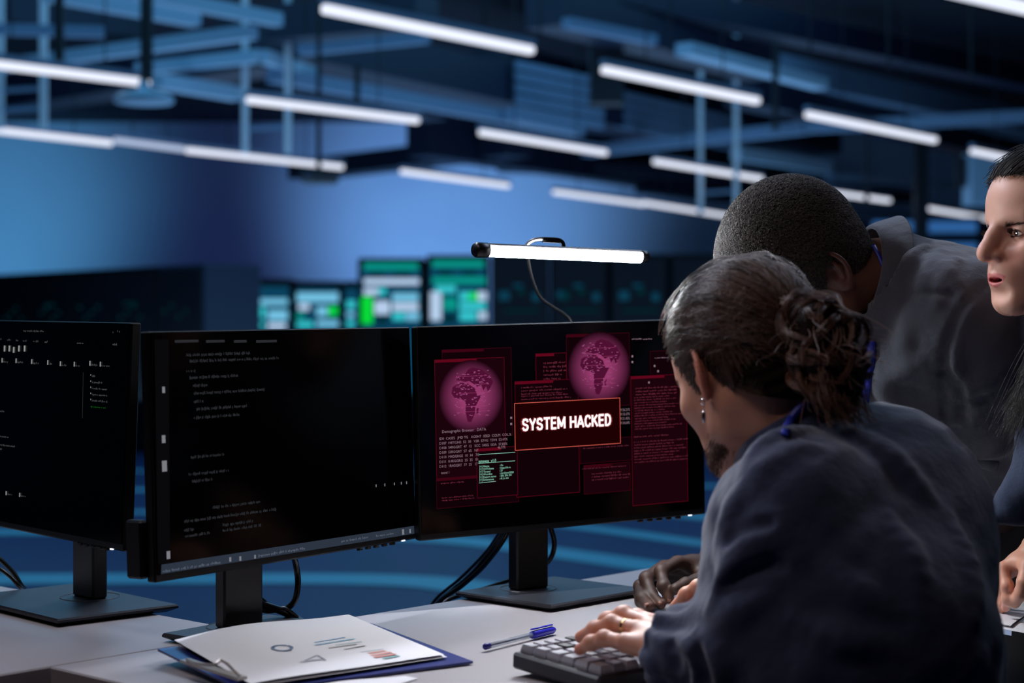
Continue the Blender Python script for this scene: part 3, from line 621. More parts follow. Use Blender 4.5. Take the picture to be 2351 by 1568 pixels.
for wk, nm, m, yy in ((.0062,'warning_glow','glow',-.0044),(.0034,'warning_text','wt',-.0048)): sheet(s, strokes('SYSTEM HACKED', u0, u1, v0, vt+.001, wk) if wk < .005 else strokes('SYSTEM HACKED', u0-.001, u1+.001, v0-.0012, vt+.0022, wk), nm, E3[m], mon3, yy)
# middle monitor: code
s = SCR2; g1 = emis('code grey', (40,41,45), 1); g2 = emis('code light', (120,122,128), 1); g0 = emis('bar grey', (44,52,66), 1)
sheet(s, [rq(rect(s,367,1290,944,1218)) if 0 else [s.uv(367,1318), s.uv(368,1296), s.uv(948,1207), s.uv(949,1225)]], 'status_bar', g0, mon2)
sheet(s, [[s.uv(352,780), s.uv(385,779), s.uv(388,1290), s.uv(360,1294)]], 'icon_column', emis('code col', (9,9,11), 1), mon2, -.0020)
D = []; rr = random.Random(5)
for (x, y, w) in ((425,818,145),(432,832,205),(425,855,20),(432,870,110),(440,888,32),(442,906,165),(442,925,22),(448,942,115),(442,962,105),(435,1053,75),(430,1092,92),(438,1108,46),(485,1168,110),(420,1200,212),(420,1220,22),(508,1208,68),(422,1234,56),(508,1221,88)):
    a = s.uv(x, y); b = s.uv(x+w, y-(x+w-343)*.03*(y-900)/300 if 0 else y); lh = .0085; xx = a[0]
    while xx < b[0]:
        for _ in range(rr.randint(1, 9)):
            if xx > b[0]: break
            y_ = a[1]+rr.choice((0,0,0,-.0009)); D.append(rq((xx, y_, xx+rr.uniform(.0008,.0014), a[1]+rr.choice((.0026,.0026,.0038))))); xx += .0017
            if rr.random() < .5: D.append(rq((xx-.0012, a[1]+rr.choice((0,.0011,.0022)), xx+.0003, a[1]+rr.choice((0,.0011,.0022))+.0006)))
        xx += .0020
for x, w in ((398,52),(470,42),(534,30),(585,50)): a = s.uv(x, 787); D.append(rq((a[0], a[1], a[0]+w*.0008, a[1]+.0034)))
sheet(s, D, 'code_text', g1, mon2, -.0026); D = []
for x, y, q in ((372,895,.004),(372,1008,.005),(374,1070,.007),(383,1274,.005),(525,1284,.003),(548,1282,.003),(582,1278,.0025),(922,1221,.004),(938,1219,.003)): a = s.uv(x, y); D.append(rq((a[0]-q*.6,a[1]-q,a[0]+q*.6,a[1]+q)))
sheet(s, D, 'code_icons', g2, mon2, -.0030)
D = []
for (x,y,w) in ((590,1274,100),(780,1241,70),(860,1229,44),(370,1310,120)): a = s.uv(x, y); D += dashes((a[0],a[1]-.004,a[0]+w*.0009,a[1]+.004), 1, .0065, int(x), .1)
sheet(s, D, 'status_text', emis('status txt', (84,90,104), 1), mon2, -.0030)
D = []
for x in (860,880,902,918,930): a = s.uv(x, 1115-(x-860)*.1); D.append(rq((a[0]-.001,a[1]-.002,a[0]+.001,a[1]+.002)))
sheet(s, D, 'panel_icons', g2, mon2, -.0030)
# left monitor: menus
s = SCR1; D = []; D2 = []
for x, y, w in ((57,757,72),(0,776,10),(20,778,12),(40,779,8),(56,780,16),(80,781,18),(106,782,10),(180,785,22),(262,788,14),(262,760,3),(273,758,6)): a = s.uv(x, y); D2 += dashes((a[0],a[1]-.003,a[0]+w*.00085,a[1]+.003), 1, .0058, int(x+y), .05)
for x, y, w in ((10,828,18),(42,829,22),(78,831,25),(115,833,14),(144,836,18),(176,837,14),(212,835,22),(236,837,26)): a = s.uv(x, y); D += [rq((a[0]-.004,a[1]-.003,a[0]-.0005,a[1]+.004))]; D2 += dashes((a[0],a[1]-.003,a[0]+w*.00085,a[1]+.003), 1, .0058, int(x+y), .05)
for x in (14,25,35,47,60): a = s.uv(x, 801+(3 if x == 35 else 0)); D.append(rq((a[0]-.0026,a[1]-.004,a[0]+.0026,a[1]+.005)))
for i in range(5): a = s.uv(212, 861+i*14); D.append(rq((a[0]-.001,a[1]-.001,a[0]+.001,a[1]+.001))); D2 += dashes((a[0]+.003,a[1]-.003,a[0]+(.012 if i == 0 else .03 if i == 1 else .045),a[1]+.003), 1, .0056, i, .05)
for i, (y, w) in enumerate(((862,8),(905,10),(930,28),(943,50),(972,8),(987,24),(1000,64),(1019,88),(1028,40),(1140,14),(1153,30))): a = s.uv(-40, y-6); D2 += dashes((a[0],a[1]-.003,a[0]+(w+40)*.00085,a[1]+.003), 1, .0058, i+40, .02)
for x, y in ((18,1132),(49,1136)): a = s.uv(x, y); D.append(rq((a[0]-.002,a[1]-.003,a[0]+.0015,a[1]+.003))); D2 += dashes((a[0]+.002,a[1]-.003,a[0]+.020,a[1]+.003), 1, .005, 3, .02)
sheet(s, D, 'menu_icons', emis('menu light', (135,135,135), 1), mon1, -.0026); sheet(s, D2, 'menu_text', emis('menu grey', (66,66,68), 1), mon1, -.0024)
a = s.uv(212,931); sheet(s, dashes((a[0],a[1]-.003,a[0]+.04,a[1]+.003), 1, .0056, 9, .02), 'green_text', emis('menu green', (14,64,18), 1), mon1, -.0026)
r_ = rect(s,-90,735,300,1180)
sheet(s, [[s.uv(194,855), s.uv(195,855), s.uv(193,960), s.uv(192,960)]], 'panel_line', g1, mon1, -.0024)
# ---- light bar over the right monitor -------------------------------------------------
M_lamp = emis('lamp diffuser', (248,251,255), 340.); M_blk = mat('black plastic', (12,12,14), .35)
lA = P(1102,574,2.55); lB = P(1478,590,2.72); ld_ = nrm(lB-lA); lc = (lA+lB)/2
lamp = empty('monitor_light_bar', lc, 'glowing white light bar on a curved black arm above the right monitor', 'lamp')
ux = ld_; uy = nrm(np.cross([0,0,1.], ux)); uz = np.cross(ux, uy); LR = np.stack([ux, uy, uz], 1); LL = np.linalg.norm(lB-lA)
# half-round diffuser facing the room, dark spine behind
n = 14; prof = [(.0088*math.cos(a), .0095*math.sin(a)) for a in np.linspace(math.radians(140), math.radians(292), n)]
V = [lc+LR@np.array([x, y, z]) for x in (-LL/2+.012, LL/2-.008) for y, z in prof]; Fc = [(i, i+1, n+i+1, n+i) for i in range(n-1)]+[tuple(range(n))[::-1], tuple(range(n, 2*n)), (n-1, 0, n, 2*n-1)]
mesh_obj('diffuser', V, Fc, M_lamp, lamp, True)
MB().box(lc+LR@np.array([0,.0045,.0075]), (LL,.016,.006), LR, .002).build('spine', M_blk, lamp)
mb = MB(); RX = np.stack([LR[:,1], LR[:,2], LR[:,0]], 1)
mb.lathe([(.009,-.004),(.0115,0),(.0115,.018),(.0095,.020)], lc-ux*(LL/2+.006), 18, RX); mb.build('end_cap', M_blk, lamp, True); mb = MB(); mb.lathe([(.0095,-.006),(.0105,-.004),(.0105,.006),(.008,.008)], lc+ux*(LL/2-.002), 18, RX); mb.build('end_cap', M_blk, lamp, True)
mb = MB(); arc = [P(x,y,2.65) for x, y in ((1206,572),(1212,560),(1224,552),(1240,549),(1262,549),(1284,551),(1292,558),(1294,568))]; mb.tube(spline(arc, 4), .0032, 8)
seg_box(mb, P(1246,551,2.645), P(1284,553,2.65), .010, .007); seg_box(mb, P(1205,569,2.66), P(1306,574,2.69), .012, .003); mb.build('clamp_bracket', M_blk, lamp)
gn = spline([P(1212,574,2.665), P(1213,600,2.69), P(1222,640,2.72), P(1240,682,2.75), P(1268,704,2.78), P(1296,722,2.80), P(1312,742,2.805), P(1316,790,2.80)], 8)
MB().tube(gn, .0027, 8).build('gooseneck', mat('gooseneck', (5,5,6), .5, spec=.2), lamp, True)
# ---- cables ----------------------------------------------------------------------------
M_cab = mat('cable black', (10,10,12), .3)
def cable(pts, r, label, name='cable', extra=None):
    o = MB().tube(spline(pts, 8), r, 8).build(name, M_cab, None, True); return tag(o, label, 'cable', 'black monitor cables')
cable([P(1172,1195,2.80),P(1158,1236,2.80),P(1110,1300,2.83),P(1060,1345,2.86),P(1010,1384,2.88),P(985,1450,2.90)], .0042, 'thick black cable slanting down behind the right monitor stand, lowest of the bundle')
cable([P(1166,1200,2.82),P(1140,1248,2.82),P(1085,1315,2.85),P(1030,1362,2.90),P(1000,1392,2.92),P(975,1450,2.94)], .0036, 'black cable slanting behind the right monitor stand, middle of the bundle')
cable([P(1160,1200,2.84),P(1120,1262,2.90),P(1060,1325,2.94),P(1008,1368,2.96),P(985,1400,2.97),P(965,1450,2.98)], .0028, 'thin black cable on the outer left of the slanting bundle')
cable([P(1200,1320,2.83),P(1170,1332,2.83),P(1110,1352,2.85),P(1060,1366,2.86),P(1018,1386,2.84),P(1000,1440,2.84)], .0036, 'black cable running low to the left from behind the right stand neck')
cable([P(1262,1205,2.80),P(1272,1240,2.80),P(1270,1268,2.80),P(1258,1290,2.82),P(1240,1300,2.83)], .0042, 'short black cable looping on the right of the right stand neck')
cable([P(672,1270,2.48),P(680,1300,2.50),P(684,1340,2.50),P(676,1380,2.49),P(652,1398,2.49),P(620,1392,2.48),P(585,1366,2.46),P(560,1340,2.44)], .0046, 'black cable hanging in a loop right of the middle stand neck')
cable([P(560,1350,2.46),P(600,1385,2.47),P(650,1404,2.48),P(680,1420,2.50),PZ(705,1433,.756),PZ(760,1436,.756)], .0056, 'thick black cable leaving the middle stand low over the desk edge')
cable([P(570,1385,2.46),P(610,1402,2.47),P(655,1400,2.48),P(690,1425,2.49),PZ(720,1436,.756)], .0040, 'second black cable beside the thick one behind the middle stand')
cable([P(-60,1240,2.75),P(-10,1275,2.76),P(28,1312,2.78),P(48,1342,2.79),PZ(56,1349,.755)], .0038, 'black cable curving down at the left edge, the upper of two')
cable([P(-60,1275,2.74),P(-10,1300,2.75),P(22,1322,2.76),P(44,1346,2.77),PZ(52,1352,.755)], .0034, 'black cable curving down at the left edge, the lower of two')
# ---- keyboard ---------------------------------------------------------------------------
kyaw = math.radians(42); kd = np.array([math.cos(kyaw), math.sin(kyaw), 0]); kn = np.array([math.sin(kyaw), -math.cos(kyaw), 0])
kt = .06; kR = np.stack([kd, -kn*math.cos(kt)+np.array([0,0,math.sin(kt)]), kn*math.sin(kt)+np.array([0,0,math.cos(kt)])], 1)   # x long, y towards the back, z up
kL, kW = .37, .150; kc = PZ(1176,1480,.788)*[1,1,1]; kc = kc+kR@np.array([kL/2,-kW/2,-.019])
kb = empty('keyboard', (kc[0], kc[1], .75), 'grey-keyed mechanical keyboard with dark case under the typing hands', 'keyboard', None, kyaw)
MB().box(kc, (kL,kW,.020), kR, .003).build('case', mat('keyboard case', (32,32,40), .45), kb)
M_key = mat('keycap lit', (150,150,160), .38); M_key_shade = mat('keycap shaded', (38,40,46), .35); m1 = MB(); m2 = MB(); u = .0178; kr = random.Random(3)  # lamp reflection and shading put into the cap colours: pale left, dark right
rowsK = [[1,1,1,1,1,1,1,1,1,1,1,1,1,2,1,1,1,1,1,1], [1.5]+[1]*12+[1.5,1,1,1,1,1,1], [1.75]+[1]*11+[2.25,1,1,1,1,1,1], [2.25]+[1]*10+[2.75,1,1,1,1,1,1], [1.25,1.25,1.25,6.25,1.25,1.25,1.25,1.25,1,1,1,1,1,1]]
for ri, rw in enumerate([[1]*20]+rowsK):
    x = -kL/2+.008; y = kW/2-.016-ri*.0235
    for w in rw:
        if x+w*u > kL/2-.006: break
        c = np.array([x+w*u/2, y, .0150]); hw, hd, ht = w*u/2-.001, .0105, .0095
        q = [kR@np.array([c[0]+sx*hw*f, c[1]+sy*hd*f+oy, z])+kc for (f, z, oy) in ((1,.0102,0),(.97,.014,0),(.76,.0200,.0008)) for sx, sy in ((-1,-1),(1,-1),(1,1),(-1,1))]
        ctr = kR@np.array([c[0], c[1]+.0008, .0192])+kc; q.append(ctr); mb = m2 if (x > .03 or (ri == 0 and x > -.12) or kr.random() < .03) else m1
        mb.add(q, [(0,1,5,4),(1,2,6,5),(2,3,7,6),(3,0,4,7),(4,5,9,8),(5,6,10,9),(6,7,11,10),(7,4,8,11),(8,9,12),(9,10,12),(10,11,12),(11,8,12)]); x += w*u
m1.build('keycaps', M_key, kb, label=None) if 0 else m1.build('keycaps', M_key, kb); m2.build('shaded_keycaps', M_key_shade, kb)
for sx in (-1, 1):
    c = kc+kR@np.array([sx*(kL/2-.035), kW/2-.02, -.010]); b = np.array([c[0], c[1], .7505]); mb = MB(); seg_box(mb, c, b, .028, .006); mb.build('foot', M_blk, kb)
# ---- pen -----------------------------------------------------------------------------------
pa = PZ(1116,1484,.757); pb = PZ(1270,1446,.757); pd = nrm(pb-pa); RXp = np.stack([nrm(np.cross([0,0,1.], pd)), np.cross(pd, nrm(np.cross([0,0,1.], pd))), pd], 1)
pen = empty('ballpoint_pen', (pa+pb)/2, 'clear ballpoint pen with a blue cap lying behind the keyboard', 'pen'); PL = np.linalg.norm(pb-pa)
M_blu = mat('pen blue', (48,44,196), .3); MB().lathe([(.0040,0),(.0040,PL*.72)], pa, 12, RXp).build('barrel', mat('pen clear', (170,185,200), .15, alpha=.45), pen, True)
MB().lathe([(.0012,.004),(.0012,PL*.72)], pa, 8, RXp).build('refill', mat('ink', (40,40,90), .3), pen)
MB().lathe([(.0030,-.004),(.0044,-.002),(.0044,.006),(.0040,.007)], pa, 12, RXp).build('end_plug', mat('pen navy', (28,30,120), .35), pen, True)
mb = MB(); mb.lathe([(.0046,PL*.66),(.0056,PL*.70),(.0054,PL*.98),(.003,PL*1.02)], pa, 12, RXp); seg_box(mb, pa+pd*PL*.98+[0,0,.0075], pa+pd*PL*.66+[0,0,.0078], .0035, .0016); mb.build('cap', M_blu, pen, True)
# ---- clipboard with papers -------------------------------------------------------------------
c4 = [PZ(362,1513,.756), PZ(852,1447,.756), PZ(1086,1516,.756), PZ(560,1582,.756)]     # left, back, right, front
cb = empty('clipboard', sum(c4)/4*[1,1,1], 'blue clipboard lying in front of the middle monitor', 'clipboard')
def plate(q, z0, z1, grid=1): return [np.array([a[0],a[1],z0]) for a in q]+[np.array([a[0],a[1],z1]) for a in q]
def slab(q, z0, z1, name, m, par): return mesh_obj(name, plate(q, z0, z1), [(0,1,2,3),(7,6,5,4),(0,4,5,1),(1,5,6,2),(2,6,7,3),(3,7,4,0)], m, par)
c4b = [p*[1,1,0]+[0,0,z] for p, z in zip(c4, (.766,.763,.7520,.7505))]
mesh_obj('board', [p for p in c4b]+[p+[0,0,.003] for p in c4b], [(0,1,2,3),(7,6,5,4),(0,4,5,1),(1,5,6,2),(2,6,7,3),(3,7,4,0)], mat('clipboard blue', (30,42,120), .35, coat=.3), cb)
(lambda *a: None)(c4, .7503, .7535, 'board', mat('clipboard blue', (30,42,120), .35, coat=.3), cb)
M_pap = mat('paper', (226,226,230), .6, bump=(40,.15,.004))
def paper(q, z, name, label, amp, group, lift=None):
    N = 22; V = []
    for i in range(N+1):
        for j in range(N+1):
            a, b = i/N, j/N; p = (q[0]*(1-a)+q[3]*a)*(1-b)+(q[1]*(1-a)+q[2]*a)*b
            zz = p[2]*(p[2] < .1)+z+amp*(.5+.5*math.sin(4*b+1.5*a+.6))*(b*(1-b)*4)*(.4+.6*(1-a))+(lift(a, b) if lift else 0); V.append((p[0], p[1], zz))
    Fc = [(i*(N+1)+j, i*(N+1)+j+1, (i+1)*(N+1)+j+1, (i+1)*(N+1)+j) for i in range(N) for j in range(N)]; m = len(V)
    V += [(x, y, zz-.0004) for x, y, zz in V]; Fc += [(f[3]+m, f[2]+m, f[1]+m, f[0]+m) for f in Fc]
    o = mesh_obj(name, V, Fc, M_pap, None, True); return tag(o, label, 'paper', group), V[:m], N
p2 = [PZ(400,1502,.757), PZ(800,1436,.757), PZ(1020,1512,.757), PZ(575,1578,.757)]
p2 = [p*[1,1,0]+[0,0,dz] for p, dz in zip(p2, (.0150,.0125,.0020,.0010))]
paper([p+np.array([.004,.0,0]) for p in p2], .7572, 'paper_sheet', 'plain white sheet underneath the chart page on the clipboard', .001, 'papers on the clipboard')
o, PV, PN = paper(p2, .7602, 'paper_sheet', 'top sheet on the clipboard with a ring chart and small bar charts', .008, 'papers on the clipboard')
PVa = np.array(PV)
def on_paper(px, py):
    q = PZ(px, py, .768)
    for _ in range(3):
        k = np.argmin(((PVa[:, :2]-q[:2])**2).sum(1)); q = PZ(px, py, PVa[k][2]+.0006)
    return q
def pstrip(pts, w, name, m, par):
    q = spline([on_paper(*p) for p in pts], 4); T = np.gradient(q, axis=0); T /= np.linalg.norm(T, axis=1)[:, None]; nn = np.stack([-T[:, 1], T[:, 0], 0*T[:, 0]], 1)*w/2
    k = len(q); return mesh_obj(name, np.concatenate([q-nn, q+nn]), [(i, i+1, k+i+1, k+i) for i in range(k-1)], m, par)
a = np.linspace(0, 2*math.pi, 17)
pstrip([(648+22*math.cos(t), 1487+6.5*math.sin(t)) for t in a], .0045, 'ring_chart', mat('print steel blue', (96,120,150), .6), o)
for (x0,y0,x1,y1,c) in ((722,1475,792,1463,(88,160,200)),(724,1480,815,1466,(120,190,215)),(755,1487,820,1478,(170,170,160)),(770,1481,830,1473,(140,180,180)),(790,1491,838,1482,(110,110,105)),(828,1497,880,1490,(180,185,190)),(690,1519,745,1512,(160,165,175))):
    pstrip([(x0,y0),(x1,y1)], .0035, 'chart_bar', mat('print %d %d %d' % c, c, .6), o)
for (x0,y0,x1,y1,c) in ((846,1500,885,1494,(200,130,118)),(852,1505,898,1497,(206,140,126)),(860,1509,908,1501,(190,120,110)),(880,1512,916,1505,(110,160,160))):
    pstrip([(x0,y0),(x1,y1)], .0075, 'chart_bar', mat('print %d %d %d' % c, c, .6), o)
for (x0,y0,x1,y1) in ((700,1517,728,1504),(728,1504,748,1516)): pstrip([(x0,y0),(x1,y1)], .003, 'chart_line', mat('print grey', (140,150,165), .6), o)
mb = MB(); M_chr = mat('clip chrome', (200,196,190), .3, metal=.5)
mb.tube(spline([PZ(430,1514,.776), PZ(446,1522,.779), PZ(470,1526,.781), PZ(492,1526,.784), PZ(508,1516,.788), PZ(522,1524,.785), PZ(536,1538,.778), PZ(550,1552,.772)], 4), .0020, 8)
seg_box(mb, PZ(424,1516,.773), PZ(556,1558,.768), .014, .0035); mb.build('clip', M_chr, cb)
# loose sheets
q = [PZ(720,1570,.753), PZ(930,1548,.753), PZ(960,1554,.753), PZ(800,1600,.753)]; paper(q, .7512, 'paper_sheet', 'corner of a loose white sheet in front of the clipboard', .002, 'loose papers')
q = [PZ(2215,1404,.765), PZ(2330,1354,.765), PZ(2380,1380,.765), PZ(2320,1422,.765)]
paper(q, .7560, 'paper_sheet', "white sheet curling up under the woman's fingertips", .005, 'loose papers'); paper([p+np.array([.01,-.03,0]) for p in q], .7515, 'paper_sheet', "white sheet beneath the curled one by the woman's hand", .006, 'loose papers')
q = [PZ(2240,1440,.753), PZ(2280,1412,.753), PZ(2324,1424,.753), PZ(2322,1456,.753)]; o2, _, _ = paper(q, .7512, 'paper_sheet', "small pale blue sheet corner at the desk edge below the woman's hand", .001, 'loose papers')
o2.data.materials.clear(); o2.data.materials.append(mat('paper blue', (150,170,200), .6))
# ---- people: shared materials --------------------------------------------------------
def skin_mat(name, rough, sssw, dark=False):
    m = mat(name, (200,150,130), rough, spec=.45 if not dark else .5, attr='Col', sss=sssw, bump=(900,.25,.0006)); return m
M_skL = skin_mat('skin fair', .46, .12); M_skD = skin_mat('skin dark', .56, .03, True)
def cloth(name, rgb, rgb2, rough=.85):
    m = mat(name, rgb, rough, sheen=.25, noise=(9,.35,rgb2), spec=.25); nt = m.node_tree; b = nt.nodes['Principled BSDF']
    tc = nt.nodes.new('ShaderNodeTexCoord'); n1 = nt.nodes.new('ShaderNodeTexNoise'); n1.inputs['Scale'].default_value = 28; n1.inputs['Detail'].default_value = 6
    n2 = nt.nodes.new('ShaderNodeTexNoise'); n2.inputs['Scale'].default_value = 700; n2.inputs['Detail'].default_value = 2
    for n in (n1, n2): nt.links.new(tc.outputs['Object'], n.inputs['Vector'])
    b1 = nt.nodes.new('ShaderNodeBump'); b1.inputs['Strength'].default_value = .35; b1.inputs['Distance'].default_value = .012; nt.links.new(n1.outputs['Fac'], b1.inputs['Height'])
    b2 = nt.nodes.new('ShaderNodeBump'); b2.inputs['Strength'].default_value = .35; b2.inputs['Distance'].default_value = .0012; nt.links.new(n2.outputs['Fac'], b2.inputs['Height']); nt.links.new(b1.outputs[0], b2.inputs['Normal'])
    nt.links.new(b2.outputs[0], b.inputs['Normal']); return m
def hair_mat(name, rgb, rough=.35, rgb2=None):
    m = bpy.data.materials.new(name); m.use_nodes = True; nt = m.node_tree; b = nt.nodes['Principled BSDF']
    hi = nt.nodes.new('ShaderNodeHairInfo'); mx = nt.nodes.new('ShaderNodeMix'); mx.data_type = 'RGBA'; mx.inputs[6].default_value = lin(rgb)+(1,); mx.inputs[7].default_value = lin(rgb2 or rgb)+(1,)
    nt.links.new(hi.outputs['Random'], mx.inputs[0]); nt.links.new(mx.outputs[2], b.inputs['Base Color']); b.inputs['Roughness'].default_value = rough; b.inputs['Anisotropic'].default_value = .6; return m
def to_world(o, R): return lambda V: V@R.T+o
def to_local(o, R):
    o = np.array(o, np.float32); R = np.array(R, np.float32)/np.float32(np.linalg.det(R)**(2/3)); return lambda Q: (Q-o)@R
def wl(fnw, o, R):      # world sdf seen from the local frame
    o = np.array(o, np.float32); R = np.array(R, np.float32); return lambda Q: fnw(Q@R.T+o)
def local_head(o, R, S, fn, h, lo=(-.12,-.14,-.17), hi=(.12,.15,.16)):
    """polygonise fn (head frame) and return world vertices and local vertices"""
    V, Fc = polygonize(fn, lo, hi, h); return (V*S)@R.T+o, V, Fc
def project(fn, V, d, n=6, e=.0008):
    V = V.copy()
    for _ in range(n):
        Q = V.astype(np.float32); v = fn(Q); g = np.stack([fn(Q+np.eye(3, dtype=np.float32)[i]*e)-v for i in range(3)], 1)/e
        V = V-((v-d)/((g*g).sum(1)+1e-4))[:, None]*g*.9
    return V
def swept_px(pts, w, m, name, parent, fn, off=.003, thick=.0016, n=8):
    """band along a photo polyline, laid on the traced cloth and smoothed in depth"""
    q2 = spline([(x, y, 0) for x, y in pts], n)[:, :2]; q = trace(fn, q2, off); Y = q[:, 1].copy(); Y[np.abs(Y-np.median(Y)) > .15] = np.median(Y)
    for _ in range(10): Y[1:-1] = (Y[:-2]+Y[1:-1]*2+Y[2:])/4
    q = np.array([P(x, y, d) for (x, y), d in zip(q2, Y)]); v0 = fn(q.astype(np.float32)); g = np.stack([fn((q+np.eye(3)[i]*.02).astype(np.float32))-v0 for i in range(3)], 1); g = g/(np.linalg.norm(g, axis=1)[:, None]+1e-6)+nrm(CAM-q.mean(0))*.6
    for _ in range(12): g[1:-1] = (g[:-2]+g[1:-1]*2+g[2:])/4
    N = g/np.linalg.norm(g, axis=1)[:, None]; T = np.gradient(q, axis=0); T /= np.linalg.norm(T, axis=1)[:, None]; B = np.cross(T, N); B /= np.linalg.norm(B, axis=1)[:, None]; w = w/2; k = len(q)
    V = np.concatenate([q-B*w, q+B*w, q+B*w+N*thick, q-B*w+N*thick]); Fc = [(a*k+i, b*k+i, b*k+i+1, a*k+i+1) for i in range(k-1) for a, b in ((0, 1), (1, 2), (2, 3), (3, 0))]+[(0, k, 2*k, 3*k), (k-1, 4*k-1, 3*k-1, 2*k-1)]
    return mesh_obj(name, V, Fc, m, parent, True)
def sstep(x, a, b): t = np.clip((x-a)/(b-a), 0, 1); return t*t*(3-2*t)
def lerp3(a, b, t): return np.array(a)*(1-t[:, None])+np.array(b)*t[:, None]
def swept(path, prof_w, m, name, parent, normal=None, thick=.0015, fn=None, off=.002):
    """flat band (lanyard, collar edge) lying along path on surface fn"""
    q = spline(path, 8)
    if fn is not None:
        q = project(fn, q, off)
        v0 = fn(q.astype(np.float32)); g = np.stack([fn((q+np.eye(3)[i]*.003).astype(np.float32))-v0 for i in range(3)], 1); N = g/np.linalg.norm(g, axis=1)[:, None]
    else: N = np.tile(nrm(normal), (len(q), 1))
    T = np.gradient(q, axis=0); T /= np.linalg.norm(T, axis=1)[:, None]; B = np.cross(T, N); B /= np.linalg.norm(B, axis=1)[:, None]; w = prof_w/2; k = len(q)
    V = np.concatenate([q-B*w, q+B*w, q+B*w+N*thick, q-B*w+N*thick]); Fc = []
    for i in range(k-1):
        for a, b in ((0, 1), (1, 2), (2, 3), (3, 0)): Fc.append((a*k+i, b*k+i, b*k+i+1, a*k+i+1))
    Fc += [(0, k, 2*k, 3*k), (k-1, 4*k-1, 3*k-1, 2*k-1)]
    return mesh_obj(name, V, Fc, m, parent, True)
def okpts(q):
    m = np.median(q[:, 1]); k = np.abs(q[:, 1]-m) < .13
    return q[k] if k.sum() > 1 else None
def fold_fn(base, folds, k=.018):
    """folds: (photo points, radius, lift); ridges lying on the cloth"""
    segs = []
    for pts, r, lift in folds:
        q = okpts(trace(base, pts, lift-r))
        if q is None: continue
        q = spline(q, 3); n = len(q); rr = r*np.sin(np.linspace(.25, math.pi-.25, n)); segs.append((q, rr, q.mean(0), np.linalg.norm(q-q.mean(0), axis=1).max()+r+.03))
    def fn(Q):
        d = base(Q)
        for q, rr, c, R in segs:
            i = np.linalg.norm(Q-c, axis=1) < R
            if i.any(): d[i] = sm(d[i], chain(Q[i], q, rr, .004), k)
        return d
    return fn
def crease_fn(base, cr, k=.010):
    segs = []
    for pts, r, dep in cr:
        q = okpts(trace(base, pts, -r+dep))
        if q is None: continue
        q = spline(q, 3); segs.append((q, r, q.mean(0), np.linalg.norm(q-q.mean(0), axis=1).max()+r+.03))
    def fn(Q):
        d = base(Q)
        for q, r, c, R in segs:
            i = np.linalg.norm(Q-c, axis=1) < R
            if i.any(): d[i] = sub(d[i], chain(Q[i], q, [r]*len(q), .003), k)
        return d
    return fn
# ---- the seated man with the tied-back hair -----------------------------------------------
s_S = 1.0; s_o = P(1722,864,2.13); s_R = frame((-.50,.866), math.radians(26), math.radians(0))*.97
# body anchor points
s_neck = P(1868,1062,2.09); s_shL = P(1812,1165,1.93); s_shR = P(2085,1205,2.20); s_elL = np.array([.330,1.87,.800]); s_elR = np.array([.48,2.15,.845])
s_wrL = np.array([.184,1.985,.806]); s_wrR = np.array([.290,2.235,.812])
s_chest = P(1925,1270,2.06); s_belly = P(1972,1470,1.95); s_hip = np.array([.455,2.06,.52])
Lh = [[(.132,2.062,.806),(.112,2.082,.812),(.097,2.096,.802),(.084,2.108,.789)][::1], [(.148,2.086,.817),(.122,2.112,.824),(.104,2.130,.812),(.087,2.146,.797)], [(.163,2.108,.820),(.138,2.138,.830),(.120,2.158,.818),(.104,2.176,.799)], [(.178,2.126,.817),(.156,2.156,.824),(.142,2.176,.812),(.128,2.192,.797)]]
Lh = [[np.array(p)+[-.004,-.046,.004-(.005 if i == 1 else .003 if i == 2 else 0)] for i, p in enumerate(f)] for f in Lh]
# index first for hand_sdf
handL = hand_sdf(s_wrL, s_wrL*.4+s_elL*.6, Lh[::-1], [(.192,2.016,.800),(.186,2.052,.796),(.174,2.082,.794),(.162,2.104,.798)], 1.0)
Rh = [[(.262,2.292,.822),(.246,2.302,.826),(.231,2.310,.815),(.217,2.315,.799)], [(.280,2.310,.824),(.262,2.325,.829),(.248,2.335,.815),(.236,2.342,.799)], [(.296,2.325,.820),(.280,2.345,.824),(.268,2.356,.812),(.258,2.364,.798)], [(.308,2.340,.812),(.296,2.358,.816),(.286,2.368,.806),(.278,2.376,.797)]]
handR = hand_sdf(s_wrR, s_wrR*.4+s_elR*.6, [[np.array(p)+[0,0,.006] for p in f] for f in Rh], [(.272,2.235,.802),(.249,2.240,.804),(.226,2.244,.799),(.206,2.247,.792)], .93)
nl = to_local(s_o, s_R)
n_lo = nl(np.array([s_neck-[0,0,.0]], np.float32))[0]
sat = empty('person', (s_hip[0], s_hip[1], 0), 'seated person typing, brown hair tied in a messy bun, dark blue-grey shirt, ring and earring', 'person')
def s_headfn(Q): return sm(head_sdf(Q, 0), cap(Q, (0,-.022,-.035), n_lo, .052, .062), .035)
Vw, Vl, Fh = local_head(s_o, s_R, s_S, s_headfn, .0017, (-.13,-.20,-.24), (.13,.15,.14))
VL, FL = polygonize(handL, (.05,1.92,.755), (.25,2.24,.87), .0015); VR, FR = polygonize(handR, (.17,2.17,.765), (.36,2.42,.86), .0017)
